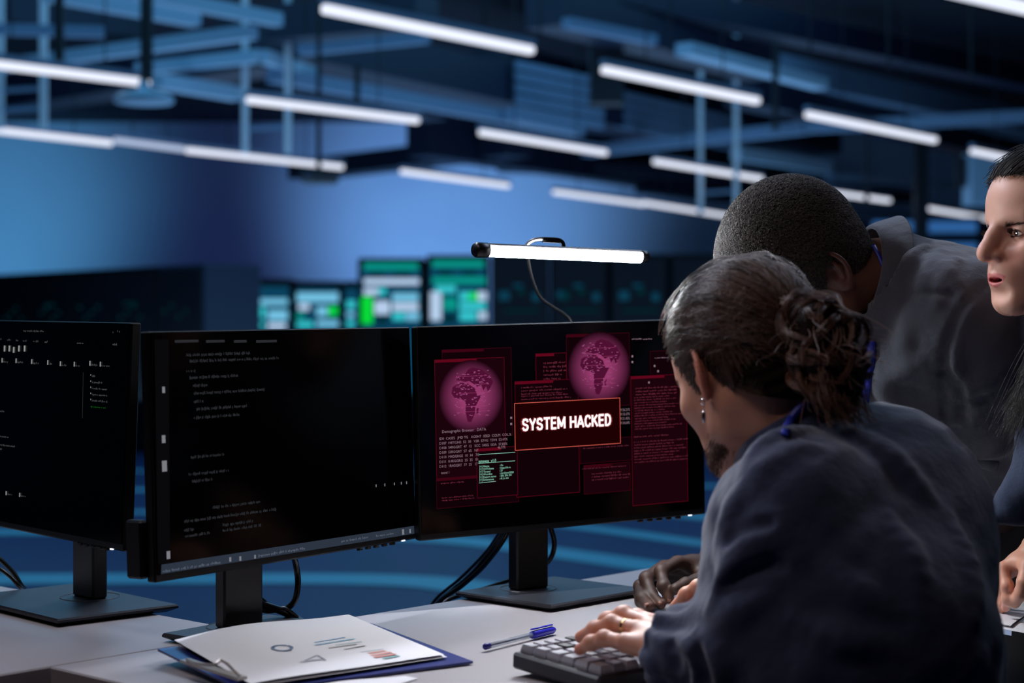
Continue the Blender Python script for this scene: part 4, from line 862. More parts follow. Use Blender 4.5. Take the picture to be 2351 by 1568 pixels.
def s_torso(Q, g=0.):
    d = cap(Q, s_chest, s_belly, .128+g, .130+g); d = sm(d, cap(Q, s_belly, s_hip, .130+g, .150+g), .05)
    d = sm(d, cap(Q, s_shL*.72+s_neck*.28+[0,0,-.035], s_shR*.72+s_neck*.28+[0,0,-.035], .078+g, .078+g), .07)
    d = sm(d, ell(Q, P(1985,1180,2.10), (.130+g,.13+g,.115+g)), .06); d = sm(d, ell(Q, P(2008,1330,2.10), (.112+g,.14+g,.17+g)), .06)
    return sm(d, cap(Q, s_neck, s_neck*.4+s_chest*.6, .058+g, .08+g), .04)
def s_arms(Q, g=0.):
    d = chain(Q, [s_shL, s_shL*.45+s_elL*.55+[-.018,0,0], s_elL], [.058+g, .050+g, .043+g], .02)
    d = np.minimum(d, chain(Q, [s_elL, s_wrL*.5+s_elL*.5, s_wrL], [.045+g, .040+g*.9, .026+g*.6], .02))
    e = chain(Q, [s_shR, s_elR], [.058+g, .045+g], .02); e = np.minimum(e, chain(Q, [s_elR, s_wrR], [.045+g, .026+g*.6], .02)); return np.minimum(d, e)
Vt, Ft = polygonize(lambda Q: sm(s_torso(Q), s_arms(Q), .03), (.05,1.78,.40), (.75,2.40,1.16), .010)
kt_ = head_sdf  # body colour in the head frame
def skin_cols(Vl, base, lip, warm, sex):
    n = len(Vl); x, y, z = np.abs(Vl[:, 0]), Vl[:, 1], Vl[:, 2]; c = np.tile(np.array(lin(base)), (n, 1))
    def blend(col, t): return c*(1-t[:, None])+np.array(lin(col))*t[:, None]
    t = np.exp(-(((x-.036)/.022)**2+((z+.025)/.02)**2))*(y > .04)*.5; c = blend(warm, t)
    t = np.exp(-((x/.014)**2+((y-.118)/.014)**2+((z+.02)/.014)**2))*.5; c = blend(warm, t)
    t = (np.linalg.norm((Vl-[0,0,0])*[0,1,1], axis=1) < .045)*(x > .072)*.6; c = blend(warm, t.astype(float)) 
    zl = -.0555; hw = .0245; top = .0085*(1-(x/hw)**2).clip(0, 1)**.6*(1-.25*np.exp(-(x/.004)**2)); bot = .014*(1-(x/(hw*.92))**2).clip(0, 1)**.7
    t = sstep(y, .082, .088)*sstep(top+.0006-(z-zl), 0, .0012)*sstep(bot+(z-zl), 0, .0015)*(x < hw); c = blend(lip, t); return c
cS = skin_cols(Vl, (205,152,128), (170,95,88), (198,118,98), 0)
st = np.exp(-((Vl[:,2]+.075)/.03)**2)*sstep(Vl[:,1], -.0, .03)*.45; cS = cS*(1-st[:,None])+np.array(lin((92,70,58)))*st[:,None]
nS = len(Vl); Vb, Fb = joinm([(Vw, Fh), (VL, FL), (VR, FR), (Vt, Ft)]); cb_ = np.tile(lin((205,150,126)), (len(Vb), 1)); cb_[:nS] = cS
# redder knuckles and finger tips
HV = Vb[nS:nS+len(VL)+len(VR)]; t = np.zeros(len(HV))
for f in Lh+[[np.array(p) for p in q] for q in Rh]:
    for j, am in ((0,.35),(1,.4),(3,.7)): t = np.maximum(t, am*np.exp(-(np.linalg.norm(HV-f[j], axis=1)/.011)**2))
cb_[nS:nS+len(HV)] = cb_[nS:nS+len(HV)]*(1-t[:, None])+np.array(lin((196,104,84)))*t[:, None]
mesh_obj('body', Vb, Fb, M_skL, sat, True, cb_)
# eyes
M_eyew = mat('eye white', (225,220,215), .12, coat=.6); M_iris = mat('iris brown', (40,22,14), .1, coat=.8)
def eyes(o, R, parent, look=(0,1,0), S=1.):
    for sx in (-1, 1):
        c = np.array([sx*.033, .0755, .008]); mb = MB(); lk = nrm(look); RX_ = np.stack([nrm(np.cross([0,0,1.], lk)), np.cross(lk, nrm(np.cross([0,0,1.], lk))), lk], 1); RR = R@RX_
        pr = [(.0118*math.sin(a), .0118*math.cos(a)) for a in np.linspace(math.pi*.999, .001, 16)]; pr = [p for p in pr if p[1] < .0103]
        e = mb.lathe(pr, o+R@c, 24, RR).build('eye', M_eyew, parent, True); mb = MB(); mb.lathe([(.0057,.0104),(.0045,.0110),(.002,.0117),(.0001,.0118)], o+R@c, 20, RR); mb.build('iris', M_iris, e, True)
eyes(s_o, s_R, sat)
# hair: cap, combed strands, bun
def zhair(y): return np.interp(y, [-.12,-.085,-.05,-.022,-.012,.012,.022,.045,.060,.075,.1], [-.085,-.078,-.050,-.022,.026,.020,-.020,.056,.082,.098,.115])
def s_cap(Q, off=.010):
    d = ell(Q, (0,-.008,.047), (.077+off,.101+off,.093+off)); d = sm(d, ell(Q, (0,.030,.052), (.064+off,.062+off,.062+off)), .03)
    d = sm(d, ell(Q, (0,-.055,-.02), (.052+off,.040+off,.055+off)), .03)
    return d
def s_cut(Q): return (zhair(Q[:, 1])-Q[:, 2])*.75
Vc, Vcl, Fc_ = local_head(s_o, s_R, s_S, lambda Q: inter(s_cap(Q, .006)+.0012*np.sin(Q[:,2]*420+4*np.sin(Q[:,1]*60)), s_cut(Q).astype(np.float32)+.004, .006), .003)
M_hcap = mat('hair cap brown', (26,17,13), .9, spec=.1); M_hS = hair_mat('hair brown', (48,30,22), .34, (104,78,64))
mesh_obj('hair_base', Vc, Fc_, M_hcap, sat, True)
tie = np.array([0,-.112,-.002])
def comb(capfn, cutfn, tie, N, K, seed, off, spread=.012, wave=.003, ymax=.09):
    r = np.random.default_rng(seed); u = r.normal(size=(N*4, 3)); u /= np.linalg.norm(u, axis=1)[:, None]; u[:, 1] += .15
    p0 = project(capfn, u*np.array([.085,.105,.09])+[0,0,.045], 0); ok = cutfn(p0.astype(np.float32)) < 0; p0 = p0[ok][:N]; n = len(p0)
    fwd = p0[:, 1]; out = []; tgt = tie+r.normal(size=(n, 3))*spread*[1,.3,1]; L = np.linalg.norm(tgt-p0, axis=1); ph = r.uniform(0, 6.28, n); lift = r.uniform(0, .0035, n)+(r.random(n) < .04)*r.uniform(0, .010, n)
    ln = np.minimum(1., r.uniform(.35, 1.1, n))
    cen = np.array([0,-.01,.04]); a0 = p0-cen; a1 = tgt-cen; l0 = np.linalg.norm(a0, axis=1); l1 = np.linalg.norm(a1, axis=1); a0 = a0/l0[:, None]; a1 = a1/l1[:, None]; om = np.arccos(np.clip((a0*a1).sum(1), -.98, 1)); so = np.sin(om)+1e-4; dv = a0*[1,0,0]+np.array([0,-.3,.06])+np.maximum(a0[:,2:],0)*[0,0,.9]; dv /= np.linalg.norm(dv, axis=1)[:, None]
    for k in range(K):
        t = k/(K-1)*ln; T = t[:, None]; w_ = (1-T)**2*a0+2*T*(1-T)*dv+T*T*a1; w_ /= np.linalg.norm(w_, axis=1)[:, None]; q = cen+w_*(l0*(1-t)+l1*t)[:, None]; q = q+np.stack([0*ph, 0*ph, np.sin(t*9+ph+fwd*40)*wave], 1)
        out.append(q)
    out = np.stack(out, 1); shp = out.shape; flat = out.reshape(-1, 3); cen = np.array([0,-.01,.04]); dr = flat-cen; R_ = np.linalg.norm(dr, axis=1); flat = cen+dr*np.maximum(1, .07/np.maximum(R_, .01))[:, None]
    lf = np.repeat(lift, K); flat = project(capfn, flat, 0, 5); v = flat-cen; flat = flat+v/np.linalg.norm(v, axis=1)[:, None]*(off+lf)[:, None]; return flat.reshape(shp)
st = comb(lambda Q: s_cap(Q, .007), s_cut, tie, 9000, 12, 3, .0006, .014, .005)
curves('hair_strands', to_world(s_o, s_R)(st.reshape(-1, 3)).reshape(st.shape), M_hS, sat, .00048)
# bun: dark core with looped locks
bc_ = tie+np.array([0,-.034,-.016]); bR = np.random.default_rng(11)
def bun(Q): 
    d = ell(Q, bc_, (.033,.032,.044)); d = sm(d, ell(Q, bc_+[0,-.004,-.050], (.028,.024,.030)), .02); return sm(d, cap(Q, (0,-.095,.02), bc_, .022, .028), .02)
Vn, Vnl, Fn = local_head(s_o, s_R, s_S, lambda Q: bun(Q)+.004*wob(Q, 110), .003, (-.09,-.26,-.16), (.09,-.06,.12)); bun_o = mesh_obj('bun_core', Vn, Fn, M_hcap, sat, True)
loc = []
for lk in range(84):
    a = bR.normal(size=3); a /= np.linalg.norm(a); b = bR.normal(size=3); b -= a*(a@b); b /= np.linalg.norm(b); c0 = bc_+bR.normal(size=3)*[.010,.010,.022]+[0,0,-.012]
    ra = bR.uniform(.018, .034); rb = ra*bR.uniform(.8, 1.25); ph = bR.uniform(0, 6.28); ar = bR.uniform(2.2, 5.0); t = np.linspace(0, 1, 16)
    base = c0+np.outer(np.cos(ph+ar*t)*ra, a)+np.outer(np.sin(ph+ar*t)*rb, b)+np.outer((t-.5)*.03, np.cross(a, b)); nl_ = np.cross(a, b)
    for q in range(26):
        o1 = bR.normal(size=3)*.0022; tw = bR.uniform(0, 6.28); loc.append(base+o1+np.outer(.0016*np.sin(t*7+tw), nl_)+np.outer(.0016*np.cos(t*7+tw), a))
for q in range(90):   # loose ends falling from the bun and the nape
    p0 = bc_+bR.normal(size=3)*[.018,.015,.03]; d0 = nrm(bR.normal(size=3)*[.7,.5,.4]+[0,-.5,-.5]); t = np.linspace(0, 1, 16); L = bR.uniform(.03, .075); w_ = nrm(bR.normal(size=3)); loc.append(p0+np.outer(t*L, d0)+np.outer(np.sin(t*6+q)*.008*t, w_)+np.outer(-t*t*.02, [0,0,1]))
for q in range(700):  # thick messy tail below
    p0 = bc_+np.array([bR.uniform(-.030,.030), bR.uniform(-.012,.018), -.02+bR.uniform(-.02,.03)]); t = np.linspace(0, 1, 16); L = bR.uniform(.045,.085); ph = round(bR.uniform(0, 5))*1.25; loc.append(p0+np.outer(t*L, [.10*math.sin(ph), -.12, -1])+np.outer(np.sin(t*7+ph)*.010*t, [math.cos(ph), math.sin(ph), 0]))
loc = np.array(loc); curves('bun_locks', to_world(s_o, s_R)(loc.reshape(-1, 3)).reshape(loc.shape), hair_mat('hair bun brown', (56,34,26), .34, (128,92,74)), bun_o, .00055)
# fine hair: short fringe at the temple, nape wisps
wp = []
for q in range(260):
    y0 = bR.uniform(-.08, -.015); z0 = float(zhair(np.array([y0]))[0])+bR.uniform(-.012, .004); p = project(s_cap, np.array([[-.09, y0, z0]]), -.004)[0]; t = np.linspace(0, 1, 6); wp.append(p+np.outer(t*bR.uniform(.008,.02), nrm([-.15, -.6, bR.uniform(-.6,.5)])))
for q in range(500):  # beard stubble on the jaw line
    y0 = bR.uniform(.02, .088); p = project(s_headfn, np.array([[-.06*(1-(y0/.1)**2)**.5*1.0, y0, -.085+bR.normal()*.010]]), -.0005)[0]; t = np.linspace(0, 1, 6); wp.append(p+np.outer(t*bR.uniform(.004,.011), nrm([-.2, .5, -1])+bR.normal(size=3)*.2))
wp = np.array(wp); curves('fine_hair', to_world(s_o, s_R)(wp.reshape(-1, 3)).reshape(wp.shape), M_hS, sat, .0003)
# brows
def brows(fn, o, R, parent, m, n=260, seed=5, z0=.030, thick=.004):
    r = np.random.default_rng(seed); out = []
    for sx in (-1, 1):
        for q in range(n):
            u = r.random(); x = .011+u*.038; z = z0+.0045*math.sin(u*2.6)-.003*u+r.normal()*thick*.35*(1-.5*u); p = project(fn, np.array([[sx*x, .085-.02*u, z]]), .0003)[0]
            d = nrm([sx*(.7+.6*u), .0, .55-.8*u]); t = np.linspace(0, 1, 5); out.append(project(fn, p+np.outer(t*.0065, d), .0006, 3))
    out = np.array(out); curves('eyebrows', to_world(o, R)(out.reshape(-1, 3)).reshape(out.shape), m, parent, .00017)
brows(s_headfn, s_o, s_R, sat, M_hS)
# earring: hoop and drop on the left ear
M_sil = mat('silver', (190,190,195), .25, metal=1); ec = np.array([-.0835,.000,-.032]); mb = MB(); a = np.linspace(0, 2*math.pi, 20)
mb.tube(s_o+(np.stack([0*a+ec[0]-.001, ec[1]+.0038*np.cos(a), ec[2]-.001+.0038*np.sin(a)], 1))@s_R.T, .0008, 6, False); ew = s_o+s_R@(ec+[0,0,-.004])
mb.tube([ew, ew+[0,0,-.008]], .0005, 5); mb.lathe([(.0006,0),(.0022,-.003),(.0026,-.009),(.0015,-.014),(.0003,-.015)][::-1], ew+[0,0,-.008], 10); mb.build('earring', M_sil, sat, True)
# ring
M_gold = mat('gold', (236,208,140), .22, metal=1); r0 = Lh[1][0]*.62+Lh[1][1]*.38; rd = nrm(Lh[1][1]-Lh[1][0]); ru = nrm(np.cross(rd, [0,0,1.])); RG = np.stack([ru, np.cross(rd, ru), rd], 1)
MB().lathe([(.0094,-.0022),(.0102,-.0020),(.0102,.0020),(.0094,.0022),(.0088,.002),(.0088,-.002),(.0094,-.0022)], r0, 28, RG).build('ring', M_gold, sat, True)
# shirt
M_shS = cloth('shirt slate', (48,57,88), (40,48,72))
s_cuffL = s_wrL+nrm(s_wrL-s_elL)*.016
def s_sh0(Q):
    g = .014; d = s_torso(Q, g); a = chain(Q, [s_shL+[0,0,-.005], s_shL*.55+s_elL*.45+[-.008,-.005,-.01], s_elL+[.0,0,.0]], [.064, .060, .058], .03)
    a = sm(a, ell(Q, P(1712,1395,1.94), (.044,.05,.060)), .04)
    a = sm(a, chain(Q, [s_elL, s_wrL*.5+s_elL*.5+[-.005,-.005,.006], s_cuffL], [.060, .056, .042], .02), .03)
    b = chain(Q, [s_shR, s_elR, s_wrR*.8+s_elR*.2], [.068, .056, .038], .03)
    d = sm(d, a, .065); d = sm(d, b, .05)
    w = .0035*wob(Q, 38, 2)+.0022*wob(Q, 80, 9)
    cu_ = (Q-s_cuffL.astype(np.float32))@nrm(s_wrL-s_elL).astype(np.float32); near = np.exp(-(np.linalg.norm(Q-s_cuffL.astype(np.float32), axis=1)/.10)**2)
    ang = np.arctan2((Q-s_cuffL)[:, 2], (Q-s_cuffL)@np.array([.6,.75,0])); w = w+near*.0040*np.sin(ang*9+cu_*30)
    d = d+w
    # openings: neck and cuffs
    nk = nrm(s_o-s_neck+[0,0,.02]); d = inter(d, ((Q-(s_neck+nk*.026).astype(np.float32))@nk.astype(np.float32)), .006)
    d = sub(d, cap(Q, s_neck-nk*.005, s_o+s_R@np.array([0,-.02,-.03]), .058, .064), .004)
    e = nrm(s_wrL-s_elL); t1 = np.maximum((Q-s_cuffL.astype(np.float32))@e.astype(np.float32), -0.06-((Q-s_cuffL)@e)); d = np.where(np.linalg.norm(Q-s_cuffL, axis=1) < .09, inter(d, ((Q-s_cuffL.astype(np.float32))@e.astype(np.float32)), .004), d)
    d = np.where(np.linalg.norm(Q-s_cuffL, axis=1) < .09, sub(d, cap(Q, s_cuffL-e*.02, s_wrL+e*.03, .034, .036), .004), d)
    return d.astype(np.float32)
s_f = fold_fn(s_sh0, [([(1715,1090),(1745,1040),(1800,1005),(1862,990)], .013, .006), ([(1700,1140),(1760,1080),(1830,1040),(1870,1035)], .012, .005), ([(1655,1270),(1690,1180),(1740,1120)], .013, .006),
     ([(1660,1300),(1700,1250),(1760,1225),(1790,1190)], .014, .007), ([(1640,1400),(1670,1330),(1720,1275),(1780,1240)], .012, .006), ([(1650,1440),(1700,1400),(1770,1370)], .012, .005), ([(1740,1150),(1790,1220),(1850,1300)], .012, .004),
     ([(1560,1470),(1590,1500),(1600,1560)], .009, .005), ([(1510,1480),(1540,1510),(1550,1560)], .008, .005), ([(1610,1455),(1650,1500),(1660,1560)], .010, .005), ([(1480,1500),(1500,1530),(1505,1570)], .006, .004),
     ([(1900,960),(1960,1000),(2050,1060),(2130,1150)], .012, .004), ([(2040,1200),(2090,1290),(2100,1400)], .014, .005), ([(1900,1300),(1960,1360),(2050,1400)], .014, .005), ([(2180,1200),(2220,1300),(2230,1420)], .013, .005), ([(1830,1420),(1930,1470),(2040,1480)], .013, .005)])
s_f = crease_fn(s_f, [([(1668,1240),(1700,1215),(1760,1200)], .006, .006), ([(1660,1350),(1720,1310),(1790,1300)], .006, .006), ([(1600,1490),(1620,1540),(1622,1570)], .004, .005), ([(1540,1480),(1570,1520),(1575,1568)], .004, .005)])
Vs, Fs = polygonize(s_f, (.05,1.76,.50), (.76,2.42,1.18), .0042)
shS = mesh_obj('shirt', Vs, Fs, M_shS, sat, True)
# collar: a standing fold round the neck
def collar(center, axis, front, r, h, m, parent, name='collar', flare=.014, tilt=0, drop=.02, gap=.5):
    ax = nrm(axis); fr = nrm(np.array(front)-ax*(np.array(front)@ax)); sd = np.cross(ax, fr); N = 40; V = []; rows = [(0,0),(h*.5,.002),(h,.003),(h+.004,.007),(h*.86,flare*.8),(h*.3,flare*1.25),(-h*.15,flare*1.7)]
    for (z, o_) in rows:
        for i in range(N+1):
            a = gap*.5+(2*math.pi-gap)*i/N; fz = math.cos(a); rr = r+o_; dz = -drop*max(0, fz)**1.5*(1 if z > h*.9 else .6)
            if z < h*.35 and o_ > .005: dz -= .022*max(0, fz)**3
            V.append(center+ax*(z+dz)+fr*rr*fz*1.04+sd*rr*math.sin(a))
    Fc = [(k*(N+1)+i, k*(N+1)+i+1, (k+1)*(N+1)+i+1, (k+1)*(N+1)+i) for k in range(len(rows)-1) for i in range(N)]
    o = mesh_obj(name, V, Fc, m, parent, True); md = o.modifiers.new('s', 'SOLIDIFY'); md.thickness = .0022; md.offset = 0; sb = o.modifiers.new('u', 'SUBSURF'); sb.levels = 1; sb.render_levels = 1; return o
s_ax = nrm(s_o-s_neck+np.array([0,0,.035])); collar(s_neck+s_ax*.016, s_ax, (-.72,.69,0), .074, .036, M_shS, shS, drop=.015, flare=.012)
M_lan = mat('lanyard blue', (18,36,150), .5)
swept_px([(1800,1000),(1812,968),(1835,940),(1868,918),(1910,905)], .009, M_lan, 'lanyard', sat, lambda Q: np.minimum(s_f(Q), cap(Q, s_neck-s_ax*.02, s_neck+s_ax*.045, .096, .086)), .004, .003)
# trousers and lap
s_kn = s_hip+np.array([-.30,.32,-.03]); side = np.array([.70,.71,0])
def s_leg(Q):
    d = None
    for sg in (-1, 1):
        h_ = s_hip+side*.09*sg+[0,0,-.02]; k_ = s_hip+side*.11*sg+np.array([-.27,.28,-.02]); f_ = k_+np.array([-.02,.02,-.40]); e = chain(Q, [h_, k_, f_], [.092,.072,.055], .03); d = e if d is None else sm(d, e, .03)
    return sm(d, ell(Q, s_hip+[0,0,-.02], (.17,.17,.13)), .05)
V_, F_ = polygonize(s_leg, (-.05,1.80,.03), (.75,2.65,.66), .011); mesh_obj('trousers', V_, F_, mat('trousers black', (16,16,20), .8), sat, True)
for sg in (-1, 1):
    k_ = s_hip+side*.11*sg+np.array([-.29,.30,0]); MB().box((k_[0]-.04, k_[1]+.045, .035), (.26,.095,.07), rotz(math.radians(135)), .025).build('shoe', mat('shoe black', (10,10,10), .4), sat)
# office chair
ch = empty('office_chair', (s_hip[0]+.01, s_hip[1]-.01, 0), 'black office chair under the seated person', 'chair'); M_ch = mat('chair black', (14,14,16), .7); cR = rotz(math.radians(45))
c0 = np.array([s_hip[0], s_hip[1], 0]); MB().box(c0+[-.03,.03,.345], (.46,.46,.07), cR, .03).build('seat', M_ch, ch)
MB().box(c0+[.20,-.20,.55], (.42,.05,.24), cR, .02).build('backrest', M_ch, ch); mb = MB(); mb.tube([c0+[.14,-.14,.33], c0+[.22,-.22,.36], c0+[.235,-.235,.5]], .015); mb.build('back_bar', M_blk, ch)
MB().lathe([(.03,.08),(.03,.32)], c0, 14).build('column', M_blk, ch)
for i in range(5): a = i*2*math.pi/5; v = np.array([math.cos(a), math.sin(a), 0]); mb = MB(); mb.tube([c0+[0,0,.09], c0+v*.28+[0,0,.065]], .016); l = mb.build('leg', M_blk, ch); MB().lathe([(.02,-.02),(.025,-.01),(.025,.01),(.02,.02)], c0+v*.28+[0,0,.028], 12, np.array([[1,0,0],[0,0,-1],[0,1,0]])).build('caster', M_blk, l)
# ---- the man with short hair leaning over the desk --------------------------------------
b_o = P(1856,632,2.60); b_R = frame((-.955,-.30), math.radians(46), math.radians(0))*1.0
b_neck = P(2050,655,2.63); b_shL = P(2235,700,2.52); b_shR = P(2010,850,2.78); b_elL = P(2292,940,2.56); b_haL = P(2300,1180,2.74)
b_elR = P(1860,1230,2.86); b_wr = P(1640,1300,2.72); b_chest = P(2120,860,2.66); b_hip = np.array([.90,2.88,.93])
bp = lambda l: [P(*q) for q in l]
b_f = [bp([(1553,1291,2.665),(1518,1312,2.635),(1524,1346,2.610),(1536,1374,2.600)]), bp([(1522,1302,2.695),(1484,1328,2.66),(1494,1364,2.635),(1517,1387,2.60)]), bp([(1500,1318,2.72),(1470,1346,2.68),(1474,1374,2.63),(1494,1391,2.59)]), bp([(1492,1336,2.745),(1468,1362,2.69),(1473,1382,2.63),(1488,1393,2.585)])]
handB = hand_sdf(b_wr, b_wr*.5+b_elR*.5, b_f, bp([(1622,1328,2.66),(1598,1336,2.63),(1575,1342,2.61),(1552,1352,2.595)]), .97)
man = empty('person', (b_hip[0], b_hip[1], 0), 'standing person leaning in with close-cropped black hair, grey shirt, blue lanyard, hand on the desk', 'person')
n_lo = to_local(b_o, b_R)(np.array([b_neck], np.float32))[0]
def b_headfn(Q): return sm(head_sdf(Q, 0), cap(Q, (0,-.022,-.035), n_lo, .060, .074), .035)
Vw, Vl, Fh = local_head(b_o, b_R, 1, b_headfn, .0018, (-.13,-.24,-.24), (.13,.15,.14)); VH, FH = polygonize(handB, (.17,2.56,.735), (.36,2.80,.87), .0016)
def b_torso(Q, g=0.):
    d = cap(Q, b_chest, b_hip+[-.03,.02,.05], .135+g, .135+g); d = sm(d, cap(Q, b_shL*.75+b_neck*.25+[0,0,-.03], b_shR*.75+b_neck*.25+[0,0,-.03], .085+g, .08+g), .07)
    return sm(d, cap(Q, b_neck, b_chest, .062+g, .09+g), .05)
def b_arms(Q, g=0.):
    d = chain(Q, [b_shL, b_elL, b_haL], [.060, .048, .030], .02); return np.minimum(d, chain(Q, [b_shR, b_elR, b_wr], [.060, .046, .030], .02))
Vt, Ft = polygonize(lambda Q: sm(b_torso(Q), b_arms(Q), .03), (.20,2.25,.78), (1.08,3.10,1.32), .011)
cB = skin_cols(Vl, (92,60,44), (84,46,42), (78,44,34), 0); nB = len(Vl); Vb, Fb = joinm([(Vw, Fh), (VH, FH), (Vt, Ft)]); cb_ = np.tile(lin((58,37,27)), (len(Vb), 1)); cb_[:nB] = cB
HV = Vb[nB:nB+len(VH)]; t = np.zeros(len(HV)); q3 = np.zeros(len(HV))
for f in b_f:
    for j, am in ((0,.3),(1,.4),(3,.8)): t = np.maximum(t, am*np.exp(-(np.linalg.norm(HV-f[j], axis=1)/.010)**2))
cb_[nB:nB+len(HV)] = cb_[nB:nB+len(HV)]*(1-t[:, None])+np.array(lin((98,60,46)))*t[:, None]
mesh_obj('body', Vb, Fb, M_skD, man, True, cb_)
# finger nails
M_nail = mat('nail brown', (150,104,90), .3, coat=.3)
for f in b_f+[bp([(1622,1328,2.66),(1598,1336,2.63),(1575,1342,2.61),(1552,1352,2.595)])]:
    d = nrm(f[3]-f[2]); toc = nrm(CAM-f[3]); n = nrm(toc*.6+np.array([-.5,0,.5])-d*(d@(toc*.6+np.array([-.5,0,.5])))); s_ = np.cross(d, n); c = f[3]+n*.0066+d*.0020
    V = [c+d*.0050*math.cos(a)+s_*.0042*math.sin(a)-n*.0016*abs(math.sin(a)) for a in np.linspace(0, 2*math.pi, 16, endpoint=False)]+[c+n*.0008]; V2 = [v-n*.002 for v in V[:16]]
    MB().add(V+V2, [(i, (i+1)%16, 16) for i in range(16)]+[(i, 17+i, 17+(i+1)%16, (i+1)%16) for i in range(16)]).build('fingernail', M_nail, man, True)
eyes(b_o, b_R, man)
# hair: dense short coils
def zB(y): return np.interp(y, [-.12,-.085,-.05,-.024,-.012,.012,.020,.030,.045,.060,.075,.1], [-.075,-.075,-.062,-.046,.004,.016,-.012,-.008,.030,.045,.068,.074])
def b_cap(Q, off=.012):
    d = ell(Q, (0,-.006,.047), (.078+off,.101+off,.100+off)); d = sm(d, ell(Q, (0,.030,.052), (.066+off,.062+off,.062+off)), .03); return sm(d, ell(Q, (0,-.05,-.015), (.052+off*.5,.044+off*.5,.050+off*.5)), .03)
def b_cut(Q): return ((zB(Q[:, 1])-Q[:, 2])*.75).astype(np.float32)
Vc, _, Fc_ = local_head(b_o, b_R, 1, lambda Q: inter(b_cap(Q, .011)+.0011*np.sin(Q[:,0]*900+3*np.sin(Q[:,1]*500))*np.sin(Q[:,1]*850+2*np.sin(Q[:,2]*600))*np.sin(Q[:,2]*880), b_cut(Q)+.002, .010), .0022)
M_hB0 = mat('hair cap black', (20,17,16), .75, bump=(900,.9,.003)); mesh_obj('hair_base', Vc, Fc_, M_hB0, man, True)
r = np.random.default_rng(2); u = r.normal(size=(52000, 3)); u /= np.linalg.norm(u, axis=1)[:, None]; p0 = project(lambda Q: b_cap(Q, .011), u*np.array([.087,.11,.096])+[0,0,.045], 0, 5); p0 = p0[b_cut(p0.astype(np.float32)) < -.001]
n = len(p0); nn = p0-[0,0,.04]; nn /= np.linalg.norm(nn, axis=1)[:, None]; a = r.normal(size=(n, 3)); a -= nn*(a*nn).sum(1)[:, None]; a /= np.linalg.norm(a, axis=1)[:, None]; b = np.cross(nn, a); t = np.linspace(0, 1, 7)
st = np.stack([p0+nn*(.0034*k-.0008)+a*.0012*math.cos(k*7)+b*.0012*math.sin(k*7) for k in t], 1); curves('hair_coils', to_world(b_o, b_R)(st.reshape(-1, 3)).reshape(st.shape), hair_mat('hair black', (26,23,22), .42, (84,78,74)), man, .00042)
brows(b_headfn, b_o, b_R, man, hair_mat('hair black 2', (14,12,12)))
# shirt
M_shB = cloth('shirt grey', (70,76,88), (58,64,76)); b_nk = nrm(b_o-b_neck)
def b_sh0(Q):
    g = .014; d = b_torso(Q, g); d = sm(d, ell(Q, P(2150,700,2.63), (.13,.12,.085)), .05); d = sm(d, ell(Q, P(2055,900,2.68), (.10,.11,.12)), .06)
    a = chain(Q, [b_shL+[0,0,-.01], b_shL*.5+b_elL*.5+[-.003,0,0], b_elL, b_elL*.55+b_haL*.45], [.074,.068,.062,.056], .02); b = chain(Q, [b_shR, b_elR, b_elR*.25+b_wr*.75], [.072, .058, .042], .02)
    d = sm(d, a, .022); d = sm(d, b, .04); d = d+.0042*wob(Q, 30, 4)+.0024*wob(Q, 75, 11)
    nr = np.linalg.norm(Q-b_neck, axis=1); d = np.where(nr < .105, inter(d, ((Q-(b_neck+b_nk*.030).astype(np.float32))@b_nk.astype(np.float32)), .006), d); d = sub(d, cap(Q, b_neck, b_o, .060, .062), .004); return d.astype(np.float32)
b_s = fold_fn(b_sh0, [([(2120,570),(2090,600),(2062,640)], .008, .005), ([(2160,580),(2130,640),(2118,690)], .009, .005), ([(2195,600),(2165,650),(2150,700)], .008, .004), ([(2100,700),(2080,780),(2090,860)], .012, .005),
     ([(2025,900),(2060,860),(2110,830)], .011, .006), ([(2020,840),(2030,880),(2050,920)], .010, .006), ([(2190,800),(2200,880),(2230,930)], .012, .005), ([(2200,900),(2240,880),(2290,860)], .012, .006), ([(2190,960),(2250,940),(2310,900)], .012, .006), ([(2230,1040),(2280,1030),(2320,1010)], .012, .006), ([(2130,600),(2180,640),(2230,700)], .010, .004)])
b_s = crease_fn(b_s, [([(2262,655),(2215,700),(2180,770),(2168,860),(2170,950)], .0035, .0045), ([(2040,668),(2110,672),(2185,676)], .0018, .0016), ([(2172,860),(2200,900),(2210,960)], .007, .006)])
Vs, Fs = polygonize(b_s, (.18,2.22,.72), (1.10,3.12,1.36), .0050); shB = mesh_obj('shirt', Vs, Fs, M_shB, man, True)
b_ax = nrm([-.95,-.12,.16]); collar(P(2030,664,2.63), b_ax, (-.15,-.45,-1), .080, .034, M_shB, shB, drop=-.012, flare=.018, gap=.35)
# front placket and flap of the collar hanging towards the desk
swept_px([(2000,782),(1998,830),(1990,880),(1984,930)], .014, M_lan, 'lanyard', man, b_s, .005)
swept_px([(2004,562),(2018,588),(2030,618)], .006, M_lan, 'lanyard', man, lambda Q: np.minimum(b_s(Q), cap(Q, P(2065,668,2.64), P(2005,660,2.63), .098, .086)), .003)
